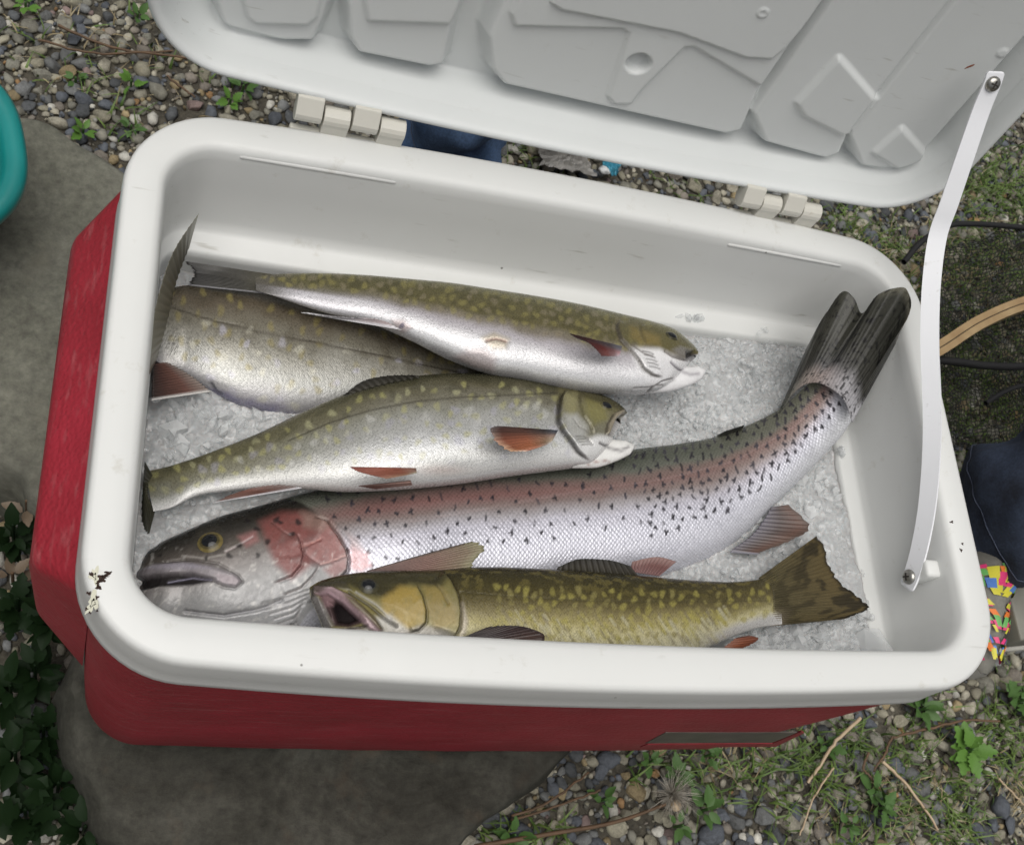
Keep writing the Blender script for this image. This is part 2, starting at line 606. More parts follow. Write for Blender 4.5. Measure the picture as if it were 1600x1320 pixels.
for k, (d, z) in enumerate(liner_prof):                    # the inside steps in less on the left, front and right than at the back
    if d <= 0.0205:
        continue
    sl = slice(k * nper, (k + 1) * nper)
    X, Y = V[sl, 0].copy(), V[sl, 1].copy()
    V[sl, 0] += ((0.0205 + (d - 0.0205) * 0.12) - d) * sstep(-hx + 0.16, -hx + 0.05, X)
    V[sl, 0] -= ((0.0205 + (d - 0.0205) * 0.74) - d) * sstep(hx - 0.16, hx - 0.05, X)
    V[sl, 1] += ((0.0205 + (d - 0.0205) * 0.25) - d) * sstep(-hy + 0.10, -hy + 0.05, Y)
link('inner_liner', mesh_np('inner_liner', V + CEN, F), M_RIM, cooler)

# red outer shell
bow_shell = lambda d: 0.0035
shell_prof = [(0.012, -0.020), (0.005, -0.022), (0.0042, -0.028), (0.0042, -0.05), (0.0055, -0.12), (0.0085, -0.22), (0.0105, -0.272), (0.013, -0.281), (0.018, -0.2865), (0.026, -0.289)]
V, F = loft(shell_prof, bow_shell, close_in=True)
V2, _ = loft(shell_prof, bow_shell, close_in=True, r=0.024)
V = V + (V2 - V) * sstep(0.0, 0.12, V[:, 0])[:, None]     # the right end has tighter corners
Vs = V + CEN
F = [f_[:, ::-1] for f_ in F]                              # faces of the shell look outwards
wave = 0.0012 * np.sin(Vs[:, 0] * 95 + 0.6) * np.clip((-0.255 - (Vs[:, 2] - R0)) / 0.02, 0, 1) * (Vs[:, 1] < 0.06)
Vs[:, 2] += np.maximum(wave, -0.001)
link('outer_shell', mesh_np('outer_shell', Vs, F), M_RED, cooler)


def bm_obj(name, bm, mat, parent, smooth=True, **kw):
    me = bpy.data.meshes.new(name)
    bm.normal_update()
    bm.to_mesh(me)
    bm.free()
    for p in me.polygons:
        p.use_smooth = smooth
    return link(name, me, mat, parent, **kw)


def bm_box(bm, c, s, M=None):
    g = bmesh.ops.create_cube(bm, size=1.0)
    for v in g['verts']:
        v.co = Vector((v.co.x * s[0], v.co.y * s[1], v.co.z * s[2]))
        if M is not None:
            v.co = M @ v.co
        v.co += Vector(c)
    return g['verts']


def bevel_all(bm, w, seg=2):
    bmesh.ops.bevel(bm, geom=list(bm.edges), offset=w, segments=seg, affect='EDGES', profile=0.5, clamp_overlap=True)


# side handle housing moulded into the left end
bm = bmesh.new()
sec = [(0.006, -0.026, 0.030, 0.247), (-0.0205, -0.056, 0.052, 0.222), (-0.0215, -0.075, 0.053, 0.221), (-0.019, -0.15, 0.055, 0.219), (0.007, -0.19, 0.036, 0.24)]
rows = []
for x, z, y0, y1 in sec:
    rows.append([bm.verts.new((x, y0 + (y1 - y0) * k / 14, z + R0)) for k in range(15)])
for a, b_ in zip(rows[:-1], rows[1:]):
    for k in range(14):
        bm.faces.new((a[k], a[k + 1], b_[k + 1], b_[k]))
bm.faces.new([r[0] for r in rows])
bm.faces.new([r[-1] for r in rows][::-1])
bmesh.ops.recalc_face_normals(bm, faces=bm.faces)
ed = [e for e in bm.edges if len(e.link_faces) == 2 and e.calc_face_angle(0) > 0.25]
bmesh.ops.bevel(bm, geom=ed, offset=0.005, segments=4, affect='EDGES', profile=0.5, clamp_overlap=True)
bmesh.ops.recalc_face_normals(bm, faces=bm.faces)
bm_obj('handle_housing', bm, M_RED, cooler)

# sunken label strip low on the front, by the right end
lab0, lab1, lab2, lab3 = [at(p, 0.0042, 1) for p in [(1008, 1161), (1045, 1142), (1250, 1142), (1205, 1160)]]
M_LABEL = simple_mat('dull_silver_label', (0.13, 0.115, 0.10), rough=0.4, var=0.25, scale=60)
yl = 0.0105 - 0.0035


def plate(name, quad, thick, mat, parent, nrm, bev=0.0006):
    bm = bmesh.new()
    n = Vector(nrm)
    lo = [bm.verts.new(Vector(q) - n * thick) for q in quad]
    hi = [bm.verts.new(Vector(q) + n * thick) for q in quad]
    bm.faces.new(hi)
    bm.faces.new(lo[::-1])
    k = len(quad)
    for i in range(k):
        bm.faces.new((lo[i], lo[(i + 1) % k], hi[(i + 1) % k], hi[i]))
    bmesh.ops.recalc_face_normals(bm, faces=bm.faces)
    if bev:
        bevel_all(bm, bev)
    return bm_obj(name, bm, mat, parent, smooth=False)


def front_pt(p):
    # the front face of the shell: y falls between -0.001 at the top and 0.008 at the foot
    P = at(p, 0.006, 1)
    for _ in range(4):
        d = np.interp(-(P[2] - R0), [0.05, 0.12, 0.22, 0.272], [0.0042, 0.0055, 0.0085, 0.0105])
        y = d - 0.0035 * (1 - ((P[0] - hx) / hx) ** 2)
        P = at(p, y, 1)
    return P


q4 = [front_pt(p) for p in [(1008, 1160), (1040, 1143), (1246, 1143), (1206, 1159)]]
plate('label_strip', q4, 0.0005, M_LABEL, cooler, (0, -1, 0.06), 0.0003)
q6 = [front_pt(p) for p in [(1000, 1166), (1012, 1161), (1208, 1160), (1252, 1141), (1256, 1144), (1212, 1165)]]
plate('label_edge', q6, 0.0006, M_RED, cooler, (0, -1, 0.06), 0.0002)


# stop ribs high on the inside of the back wall
def capsule(bm, a, b_, r, seg=10, squash=None):
    a, b_ = Vector(a), Vector(b_)
    ax = (b_ - a).normalized()
    up = Vector((0, 0, 1)) if abs(ax.z) < 0.9 else Vector((1, 0, 0))
    u = ax.cross(up).normalized()
    v = ax.cross(u)
    rings = []
    L_ = (b_ - a).length
    for t, rr in [(0.0, 0.05), (0.1 * r, 0.45), (0.5 * r, 0.86), (r, 1.0), (L_ - r, 1.0), (L_ - 0.5 * r, 0.86), (L_ - 0.1 * r, 0.45), (L_, 0.05)]:
        rings.append([bm.verts.new(a + ax * t + (u * math.cos(2 * math.pi * k / seg) + v * math.sin(2 * math.pi * k / seg)) * r * rr) for k in range(seg)])
    for p, q in zip(rings[:-1], rings[1:]):
        for k in range(seg):
            bm.faces.new((p[k], p[(k + 1) % seg], q[(k + 1) % seg], q[k]))
    bm.faces.new(rings[0][::-1])
    bm.faces.new(rings[-1])
    bmesh.ops.recalc_face_normals(bm, faces=bm.faces)


def wall_back(p):
    P = at(p, WY - 0.02, 1)
    for _ in range(6):
        z = P[2] - R0
        d = float(np.interp(-z, [0.0017, 0.0046, 0.0095, 0.025, 0.0515], [0.0168, 0.0187, 0.0199, 0.0222, 0.0255]))
        y = WY - d + bow_liner(d) * (1 - ((P[0] - hx) / hx) ** 2)
        P = at(p, y, 1)
    return P


for a, b_ in [((372, 245), (620, 286)), ((1135, 382), (1315, 416))]:
    pa, pb = wall_back(a), wall_back(b_)
    bm = bmesh.new()
    n = 8
    for i in range(1):
        capsule(bm, pa + np.array([0, 0.0008, 0]), pb + np.array([0, 0.0008, 0]), 0.0016)
    bm_obj('stop_rib', bm, M_RIM, cooler)

# ---------------------------------------------------------------- lid, leaning back open
TH = math.radians(8)
LB = np.array([0.0, math.sin(TH), math.cos(TH)])       # up along the lid
LC = np.array([0.0, -math.cos(TH), math.sin(TH)])      # out of the tray, towards the front
LO = np.array([0.0, 0.2775, R0 + 0.0185])               # hinge-side corner of the lid's rim


def lid_pt(a, b_, c):
    return LO + np.multiply.outer(a, [1, 0, 0]) + np.multiply.outer(b_, LB) + np.multiply.outer(c, LC)


def lid_ab(p, c):
    d = ray(p)
    o = LO + c * LC
    k = ((o - CAM_C) @ LC) / (d @ LC)
    P = CAM_C + k * d - o
    return P[0], P @ LB


def lid_loft(profile):
    rings = []
    for d, c in profile:
        P = rrect(d, 0.008, r=0.042) + np.array([hx, hy])
        rings.append(lid_pt(P[:, 0], P[:, 1], np.full(len(P), c)))
    n = len(rings[0])
    V = np.concatenate(rings)
    return V, [grid_faces(len(rings), n, wrap_v=True, flip=True)], n, len(rings)


DEEP = -0.034
lid_prof = [(0.05, -0.047), (0.03, -0.047), (0.012, -0.044), (0.004, -0.036), (0.0005, -0.020), (0.0, -0.008), (0.0006, -0.0038), (0.0018, -0.0012), (0.0034, -0.0001), (0.0048, -0.0004), (0.0060, -0.0018), (0.0068, -0.0045), (0.0074, -0.0085), (0.0080, -0.0130)]
V, F, n, m = lid_loft(lid_prof)
c = V[:n].mean(0)
V = np.vstack([V, c])
i = np.arange(n)
F.append(np.stack([(i + 1) % n, i, np.full(n, len(V) - 1)], 1))
lid = link('lid', mesh_np('lid', V, F), M_LID, cooler)

# moulded inner tray of the lid: a relief of raised pads with grooves between them
A_, B_ = np.meshgrid(np.linspace(0.004, LX - 0.004, 520), np.linspace(-0.006, WY + 0.006, 320), indexing='ij')
ax_, by_ = A_ - hx, B_ - hy
bowv = 0.008 * (1 - (ax_ / hx) ** 2)
sy = by_ / (1 + bowv / hy)
rr_ = 0.042
qx, qy = np.abs(ax_) - (hx - rr_), np.abs(sy) - (hy - rr_)
sd = rr_ - (np.hypot(np.maximum(qx, 0), np.maximum(qy, 0)) + np.minimum(np.maximum(qx, qy), 0))   # distance inside the outline
wall = np.clip((sd - 0.0058) / 0.0085, 0, 1) ** 0.8
wall = wall * (1 - 0.0) - 0.0
hgt = -0.004 + (DEEP + 0.004) * wall
slope = sstep(0.0165, 0.032, sd)                          # the floor dishes a little further in


def pad_poly(px_list, c):
    return [lid_ab(p, c) for p in px_list]


def raise_pad(h, poly, height, feather, base=None):
    AB = np.stack([A_.ravel(), B_.ravel()], 1)
    L2 = list(poly) + [poly[0]]
    dd_, _, _ = poly_dist(AB, L2)
    m = sstep(-1.3 * feather, 0.3 * feather, np.where(inside(AB, poly), dd_, -dd_)).reshape(h.shape) * sstep(0.0095, 0.016, sd)
    if base is not None:
        return np.maximum(h, base + height * m)
    return h + height * m


PC = DEEP + 0.014
far = 0.24
def up_from(pl, pr):
    """Close a pad at the far side of the lid (outside the picture) above its two last picked corners."""
    a0, b0 = pl
    a1, b1 = pr
    return [(a1 + 0.001, far - 0.005), (a0, far - 0.005)]


p1 = pad_poly([(338, 5), (350, 40), (372, 58), (430, 66), (488, 66), (505, 30)], PC)
p2 = pad_poly([(545, 10), (548, 62), (562, 85), (672, 107), (692, 103), (705, 40)], PC)
p3 = pad_poly([(765, 60), (770, 110), (790, 135), (1135, 212), (1158, 206), (1192, 130)], PC)
p4 = pad_poly([(1178, 180), (1198, 225), (1290, 250), (1312, 242), (1330, 200)], PC)
p5 = pad_poly([(1328, 212), (1348, 262), (1400, 278), (1428, 268), (1448, 235)], PC)
floor_ = hgt.copy()
for P in (p1, p2, p3, p4, p5):
    P += [(P[-1][0], far), (P[0][0], far)]
    hgt = raise_pad(hgt, P, 0.0130, 0.0048, floor_)
# plates and steps on the pads
s1 = pad_poly([(382, 0), (390, 25), (402, 34), (480, 36), (492, 25)], PC)
s2 = pad_poly([(572, 0), (578, 30), (702, 34), (712, 20)], PC)
s3 = pad_poly([(800, 20), (806, 38), (975, 42), (985, 50), (952, 150), (962, 160), (985, 160), (1000, 140), (1068, 72), (1085, 70), (1190, 132), (1290, 0)], PC)
for P, hh in ((s1, 0.0025), (s2, 0.0025)):
    P += [(P[-1][0], far - 0.01), (P[0][0], far - 0.01)]
    hgt = raise_pad(hgt, P, hh, 0.0020)
s3 += [(s3[-1][0], far - 0.01), (s3[0][0], far - 0.01)]
hgt = raise_pad(hgt, s3, 0.0022, 0.0015)
s3b = pad_poly([(862, 0), (880, 10), (1060, 45), (1165, 84), (1205, 86), (1225, 70), (1285, 0)], PC)
s3b += [(s3b[-1][0], far - 0.02), (s3b[0][0], far - 0.02)]
hgt = raise_pad(hgt, s3b, 0.0020, 0.0009)
s4 = pad_poly([(1247, 160), (1258, 178), (1318, 208), (1330, 205), (1368, 158), (1310, 92)], PC)
hgt = raise_pad(hgt, s4, 0.0028, 0.0022)
s5 = pad_poly([(1368, 238), (1405, 262), (1432, 262), (1442, 240), (1408, 202)], PC)
hgt = raise_pad(hgt, s5, 0.0026, 0.0024)
hole = lid_ab((998, 102), PC + 0.002)
dh = np.hypot(A_ - hole[0], (B_ - hole[1]) * 1.05)
hgt -= 0.006 * sstep(0.0072, 0.0052, dh)
for p in [(1190, 14), (1567, 85)]:
    h2 = lid_ab(p, PC)
    dd = np.hypot(A_ - h2[0], B_ - h2[1])
    hgt += 0.0008 * sstep(0.0032, 0.0026, dd) - (0.0006 * sstep(0.0018, 0.0012, dd) if p[0] < 1300 else 0)
hgt = np.where(sd < 0.0058, -0.0045, hgt)
V = lid_pt(A_.ravel(), B_.ravel(), hgt.ravel())
Fq = grid_faces(A_.shape[0], A_.shape[1])
ok = (sd.ravel()[Fq] > 0.0056).all(1)
Fq = Fq[ok]
used = np.unique(Fq)
remap = np.full(len(V), -1)
remap[used] = np.arange(len(used))
link('lid_tray', mesh_np('lid_tray', V[used], remap[Fq][:, ::-1]), M_LID, lid)

ra_, rb_ = lid_ab((1516, 106), DEEP + 0.014)
V_r, F_r = np.array([v for v in [(math.cos(k * math.pi / 6), math.sin(k * math.pi / 6)) for k in range(12)]]), None
V_r = V_r * np.array([[0.0026, 0.0008]]) * (1 + 0.25 * rng.normal(0, 1, (12, 1)))
cs_, sn_ = math.cos(.8), math.sin(.8)
aa, bb = ra_ + V_r[:, 0] * cs_ - V_r[:, 1] * sn_, rb_ + V_r[:, 0] * sn_ + V_r[:, 1] * cs_
ia = np.clip(((ra_ - 0.004) / (LX - 0.008) * 519).astype(int) if hasattr(ra_, 'astype') else int((ra_ - 0.004) / (LX - 0.008) * 519), 0, 519)
ib = int(np.clip((rb_ + 0.006) / (WY + 0.012) * 319, 0, 319))
hc_ = float(hgt[ia, ib]) + 0.0004
Vq = lid_pt(np.append(aa, ra_), np.append(bb, rb_), np.append(np.full(12, hc_ - .0003), hc_))
link('rust_mark', mesh_np('rust_mark', Vq, [np.array([[k, (k + 1) % 12, 12] for k in range(12)])]), M_RUST, lid)

# hinges
for x0, x1 in ((0.0765, 0.1345), (0.3335, 0.3885)):
    hg = None
    xm = (x0 + x1) / 2
    bowm = 0.009 * (1 - ((xm - hx) / hx) ** 2)
    yb = WY + bowm - 0.0005
    bm = bmesh.new()
    bm_box(bm, (xm, yb + 0.0012, R0 - 0.0105), (x1 - x0, 0.0036, 0.016))
    bevel_all(bm, 0.0008)
    hg = bm_obj('hinge', bm, M_HINGE, cooler)
    w = (x1 - x0) / 4
    for k in range(4):
        xa, xb = x0 + k * w + 0.0005, x0 + (k + 1) * w - 0.0005
        lo = k % 2 == 1
        # side outline of one knuckle: a round barrel with a tongue up to the lid or down to the box
        prof = []
        cz, cyy, rk = R0 + 0.0065 + (0.0 if lo else 0.0015), yb + 0.0035, 0.0058
        if lo:
            for t in range(11):
                a = -0.35 + (math.pi + 0.7) * t / 10
                prof.append((cyy + rk * math.cos(a), cz + rk * math.sin(a)))
            prof += [(yb - 0.0022, R0 - 0.006), (yb + 0.004, R0 - 0.012)]
        else:
            for t in range(11):
                a = math.pi - 0.35 + (math.pi + 0.7) * t / 10
                prof.append((cyy + rk * math.cos(a), cz + rk * math.sin(a)))
            prof += [(yb + 0.0125, R0 + 0.0165), (yb + 0.0035, R0 + 0.0175)]
        bm = bmesh.new()
        ra = [bm.verts.new((xa, p[0], p[1])) for p in prof]
        rb = [bm.verts.new((xb, p[0], p[1])) for p in prof]
        n_ = len(prof)
        for t in range(n_):
            bm.faces.new((ra[t], ra[(t + 1) % n_], rb[(t + 1) % n_], rb[t]))
        bm.faces.new(ra)
        bm.faces.new(rb[::-1])
        bmesh.ops.recalc_face_normals(bm, faces=bm.faces)
        ed = [e for e in bm.edges if len(e.link_faces) == 2 and e.calc_face_angle(0) > 0.9]
        bmesh.ops.bevel(bm, geom=ed, offset=0.0006, segments=2, affect='EDGES', profile=0.5, clamp_overlap=True)
        bm_obj('knuckle', bm, M_HINGE, hg, smooth=False)

# stay strap from the lid to the right end wall
sp = [((1556, 112), 0.4260), ((1550, 131), 0.4270), ((1533, 172), 0.4282), ((1506, 250), 0.4300), ((1483, 318), 0.4325), ((1465, 370), 0.4340), ((1455, 450), 0.4345), ((1453, 540), 0.4345),
      ((1456, 620), 0.4340), ((1456, 700), 0.4330), ((1449, 790), 0.4320), ((1436, 860), 0.4312), ((1424, 900), 0.4305), ((1416, 918), 0.4300)]
ctr = np.array([at(p, x, 0) for p, x in sp])
tk = np.linspace(0, len(sp) - 1, 70)
ctr = cr(np.arange(len(sp)), ctr, tk)
tan = np.gradient(ctr, axis=0)
tan /= np.linalg.norm(tan, axis=1)[:, None]
tw = tk / (len(sp) - 1)
nrm = np.outer(1 - sstep(0.0, 0.9, tw), LC) + np.outer(sstep(0.0, 0.9, tw), [-1.0, 0, 0.1]) + np.outer(0.55 * np.sin(np.pi * tw), [-0.35, -0.3, 0.8])
nrm -= (nrm * tan).sum(1)[:, None] * tan
nrm /= np.linalg.norm(nrm, axis=1)[:, None]
wid = np.cross(tan, nrm)
hw = 0.0050 * np.ones(len(ctr))
hw[0] *= 0.8
hw[-1] *= 0.75
e0, e1 = ctr + wid * hw[:, None] + nrm * 0.0007, ctr - wid * hw[:, None] + nrm * 0.0007
e2, e3 = ctr - wid * hw[:, None] - nrm * 0.0007, ctr + wid * hw[:, None] - nrm * 0.0007
n = len(ctr)
V, F = [], []
for k, (a, b_) in enumerate(((e0, e1), (e1, e2), (e2, e3), (e3, e0))):
    V.append(np.stack([a, b_], 1).reshape(-1, 3))
    F.append(grid_faces(n, 2) + k * 2 * n)
V = np.concatenate(V)
F.append(np.array([[0, 1, 3 * 0 + 2 * n + 1, 4 * n + 1], [2 * n - 2, 6 * n - 1, 4 * n - 1, 2 * n - 1]]))
strap = link('stay_strap', mesh_np('stay_strap', V, F, smooth=True), M_STRAP, cooler)


def screw(pos, nrm_, r, parent):
    nv = Vector(nrm_).normalized()
    u = nv.orthogonal().normalized()
    v = nv.cross(u)
    bm = bmesh.new()
    rings = []
    for rr, h in [(1.0, -0.3), (1.0, 0.1), (0.92, 0.3), (0.7, 0.48), (0.4, 0.58), (0.12, 0.62)]:
        rings.append([bm.verts.new(Vector(pos) + (u * math.cos(k * math.pi / 12) + v * math.sin(k * math.pi / 12)) * r * rr + nv * r * h) for k in range(24)])
    for a, b_ in zip(rings[:-1], rings[1:]):
        for k in range(24):
            bm.faces.new((a[k], a[(k + 1) % 24], b_[(k + 1) % 24], b_[k]))
    bm.faces.new(rings[-1])
    bmesh.ops.recalc_face_normals(bm, faces=bm.faces)
    o = bm_obj('screw', bm, M_STEEL, parent)
    bm = bmesh.new()
    Mx = Matrix((u, v, nv)).transposed()
    R_ = Mx @ Matrix.Rotation(0.6, 3, 'Z')
    bm_box(bm, Vector(pos) + nv * r * 0.56, (r * 1.0, r * 0.2, r * 0.2), R_)
    bm_box(bm, Vector(pos) + nv * r * 0.565, (r * 0.2, r * 1.0, r * 0.2), R_)
    bm_obj('cross_recess', bm, M_SLOT, o, smooth=False)


i0, i1 = 3, n - 4
screw(at((1550, 131), 0.4270, 0) + nrm[i0] * 0.0007, nrm[i0], 0.0042, strap)
screw(at((1422, 901), 0.4304, 0) + nrm[i1] * 0.0007, nrm[i1], 0.0042, strap)
# boss the strap is screwed to
bm = bmesh.new()
pc = at((1440, 893), 0.4345, 0)
bm_box(bm, pc + np.array([0.002, 0, 0]), (0.010, 0.010, 0.016))
bevel_all(bm, 0.002, 2)
bm_obj('strap_boss', bm, M_RIM, cooler)


def rim_z(x, y):
    d = np.minimum(np.minimum(x, LX - x), np.minimum(y, WY - y))
    return np.interp(d, [0.0, 0.0005, 0.0015, 0.0032, 0.010, 0.0150, 0.0174, 0.0189, 0.0199], [-0.005, -0.0024, -0.0008, -0.0001, 0.0, -0.0002, -0.0012, -0.0036, -0.009])


def blot(name, p, size, mat, parent, seed=0, zoff=0.0006, aspect=1.0, ang=0.0, z=0.0):
    """A thin, ragged-edged spot of dirt lying on the rim."""
    r_ = np.random.default_rng(seed)
    c = at(p, z)
    n = 26
    a = np.arange(n) / n * 2 * math.pi
    rad = size * np.clip(1 + 0.3 * np.sin(a * 3 + seed) + 0.22 * r_.normal(0, 1, n), 0.35, 1.6)
    V = []
    for k, h in ((1.0, 0.15), (0.7, 0.9), (0.35, 1.0)):
        x, y = k * rad * np.cos(a), k * rad * np.sin(a) * aspect
        X, Y = c[0] + x * math.cos(ang) - y * math.sin(ang), c[1] + x * math.sin(ang) + y * math.cos(ang)
        V.append(np.column_stack([X, Y, R0 + rim_z(X, Y) + zoff * h]))
    V = np.concatenate(V + [[[c[0], c[1], R0 + float(rim_z(c[0], c[1])) + zoff * 1.05]]])
    i = np.arange(n)
    F = [grid_faces(3, n, wrap_v=True), np.stack([2 * n + i, 2 * n + (i + 1) % n, np.full(n, 3 * n)], 1)]
    return link(name, mesh_np(name, V, F), mat, parent)


blot('yellow_stain', (148, 900), 0.0016, M_YSTAIN, cooler, 5, 0.00006, 2.2, 0.1)
blot('yellow_stain', (146, 942), 0.0020, M_YSTAIN, cooler, 8, 0.00006, 2.0, -0.2)
for k, (p, s, asp) in enumerate([((162, 902), 0.0024, 0.5), ((168, 896), 0.0014, 0.6), ((158, 908), 0.0016, 0.7), ((154, 918), 0.0010, 1.3), ((152, 912), 0.0006, 1), ((143, 898), 0.0008, 1.2), ((139, 928), 0.0008, 1), ((151, 934), 0.0007, 1),
                                 ((135, 952), 0.0006, 1), ((140, 958), 0.0005, 1), ((152, 955), 0.0004, 1), ((1482, 818), 0.0010, 0.7), ((1498, 852), 0.0007, 1), ((1496, 862), 0.0008, 1.2)]):
    blot('mud_spot', p, s, M_STAIN, cooler, 20 + k, 0.00016, asp, 0.4, -0.001 if p[0] < 600 else -0.003)

# ---------------------------------------------------------------- crushed ice
def ice_mat(name, tr=0.35, col=(0.70, 0.74, 0.78), rough=0.22):
    m, nt, b, _, L = new_mat(name)
    tc = N(nt, 'TexCoord')
    n1 = N(nt, 'TexNoise', Scale=90.0, Detail=5.0, Roughness=0.7)
    n2 = N(nt, 'TexNoise', Scale=420.0, Detail=3.0, Roughness=0.6)
    for n_ in (n1, n2):
        L.new(tc.outputs['Object'], n_.inputs['Vector'])
    r = ramp(nt, [(0.3, tuple(np.array(col) * 0.78)), (0.7, col)])
    L.new(n1.outputs['Fac'], r.inputs['Fac'])
    L.new(r.outputs['Color'], b.inputs['Base Color'])
    b.inputs['Roughness'].default_value = rough
    b.inputs['IOR'].default_value = 1.31
    b.inputs['Transmission Weight'].default_value = tr
    b.inputs['Subsurface Weight'].default_value = 0.75
    b.inputs['Subsurface Radius'].default_value = (0.7, 0.9, 1.0)
    b.inputs['Subsurface Scale'].default_value = 0.006
    b.inputs['Coat Weight'].default_value = 0.4
    b.inputs['Coat Roughness'].default_value = 0.08
    bp = N(nt, 'Bump', Strength=0.5, Distance=0.0012)
    ad = N(nt, 'Math', operation='ADD')
    L.new(n1.outputs['Fac'], ad.inputs[0])
    L.new(n2.outputs['Fac'], ad.inputs[1])
    L.new(ad.outputs[0], bp.inputs['Height'])
    L.new(bp.outputs['Normal'], b.inputs['Normal'])
    return m


M_ICE = ice_mat('crushed_ice', 0.0, (0.455, 0.462, 0.466), 0.16)
def clear_ice(name):
    m, nt, b, nodes, L = new_mat(name)
    out = nodes['Material Output']
    tc = N(nt, 'TexCoord')
    n1 = N(nt, 'TexNoise', Scale=260.0, Detail=4.0, Roughness=0.6)
    L.new(tc.outputs['Object'], n1.inputs['Vector'])
    gi = N(nt, 'NewGeometry')
    r = ramp(nt, [(0.0, (0.50, 0.50, 0.50)), (1.0, (0.90, 0.90, 0.90))])
    L.new(gi.outputs['Random Per Island'], r.inputs['Fac'])
    b.inputs['Base Color'].default_value = (0.74, 0.75, 0.755, 1)
    b.inputs['Roughness'].default_value = 0.10
    b.inputs['IOR'].default_value = 1.31
    b.inputs['Specular IOR Level'].default_value = 0.6
    bp = N(nt, 'Bump', Strength=0.35, Distance=0.0008)
    L.new(n1.outputs['Fac'], bp.inputs['Height'])
    L.new(bp.outputs['Normal'], b.inputs['Normal'])
    tr = N(nt, 'BsdfTransparent')
    tr.inputs['Color'].default_value = (0.985, 0.99, 0.99, 1)
    mx = N(nt, 'MixShader')
    L.new(r.outputs['Color'], mx.inputs[0])
    L.new(b.outputs[0], mx.inputs[1])
    L.new(tr.outputs[0], mx.inputs[2])
    L.new(mx.outputs[0], out.inputs['Surface'])
    return m


M_CHIP = clear_ice('clear_ice_chips')
M_CHIP_OLD = None if True else ice_mat('clear_ice_chips', 0.25, (0.64, 0.665, 0.685), 0.16)


def ice_z(x, y):
    """Height of the ice relative to the rim."""
    z = -0.074 + 0.010 * sstep(0.25, 0.42, x) + 0.006 * sstep(0.16, 0.05, y) * sstep(0.2, 0.38, x)
    return z - 0.004 * sstep(0.12, 0.03, x)


nx, ny = 460, 230
IX, IY = np.meshgrid(np.linspace(0.0236, LX - 0.036, nx), np.linspace(0.0262, WY - 0.0395, ny), indexing='ij')
cell = np.abs(fbm(IX * 210, IY * 210, 4, 3)) * 0.0013 + 0.0034 * fbm(IX * 45, IY * 45, 6, 3) + 0.0005 * fbm(IX * 620, IY * 620, 16, 2)
# blocky lumps: quantised cell heights
cw = 0.0062
ci = np.floor((IX + 0.002 * vnoise(IX * 150, IY * 150, 2)) / cw).astype(int)
cj = np.floor((IY + 0.002 * vnoise(IX * 150, IY * 150, 9)) / cw).astype(int)
lum = (((ci * 7919 + cj * 104729) % 97) / 97.0 - 0.5) * 0.0012
IZ = ice_z(IX, IY) + cell + lum + R0
ice = link('crushed_ice', mesh_np('crushed_ice', np.stack([IX, IY, IZ], -1).reshape(-1, 3), grid_faces(nx, ny)), M_ICE, kind='stuff')
ice['label'] = 'grey white bed of crushed ice under the fish in the cooler'
ice['category'] = 'ice'


def ico(sub):
    bm = bmesh.new()
    bmesh.ops.create_icosphere(bm, subdivisions=sub, radius=1.0)
    bm.verts.ensure_lookup_table()
    V = np.array([v.co[:] for v in bm.verts])
    Fc = np.array([[v.index for v in f.verts] for f in bm.faces])
    bm.free()
    return V, Fc


I1 = ico(1)
I2 = ico(2)
I3 = ico(3)


def rot_rand(r_):
    q = r_.normal(0, 1, 4)
    q /= np.linalg.norm(q)
    w, x, y, z = q
    return np.array([[1 - 2 * (y * y + z * z), 2 * (x * y - z * w), 2 * (x * z + y * w)],
                     [2 * (x * y + z * w), 1 - 2 * (x * x + z * z), 2 * (y * z - x * w)],
                     [2 * (x * z - y * w), 2 * (y * z + x * w), 1 - 2 * (x * x + y * y)]])


def crystal(r_, size):
    """A chip of ice: a jittered box-like lump with flat facets."""
    V, Fc = I1
    P = V * (1 + 0.22 * r_.normal(0, 1, (len(V), 1)))
    P = np.sign(P) * np.abs(P) ** 0.75
    P = P * np.array([1.0, r_.uniform(0.6, 1.0), r_.uniform(0.4, 0.8)]) * size
    return P @ rot_rand(r_).T, Fc


VV, FF, off = [], [], 0
r_ = np.random.default_rng(11)
for k in range(2400):
    x, y = r_.uniform(0.04, 0.42), r_.uniform(0.03, 0.226)
    if k > 1000:
        x = r_.uniform(0.27, 0.42)
        if k > 1600:
            y = r_.uniform(0.15, 0.226)
    s = float(np.exp(r_.normal(math.log(0.0019), 0.35)))
    P, Fc = crystal(r_, min(s, 0.0060))
    P = P + np.array([x, y, float(ice_z(np.array(x), np.array(y))) + R0 + 0.0004 + 0.4 * s * r_.uniform(-0.9, 0.6)])
    VV.append(P)
    FF.append(Fc + off)
    off += len(P)
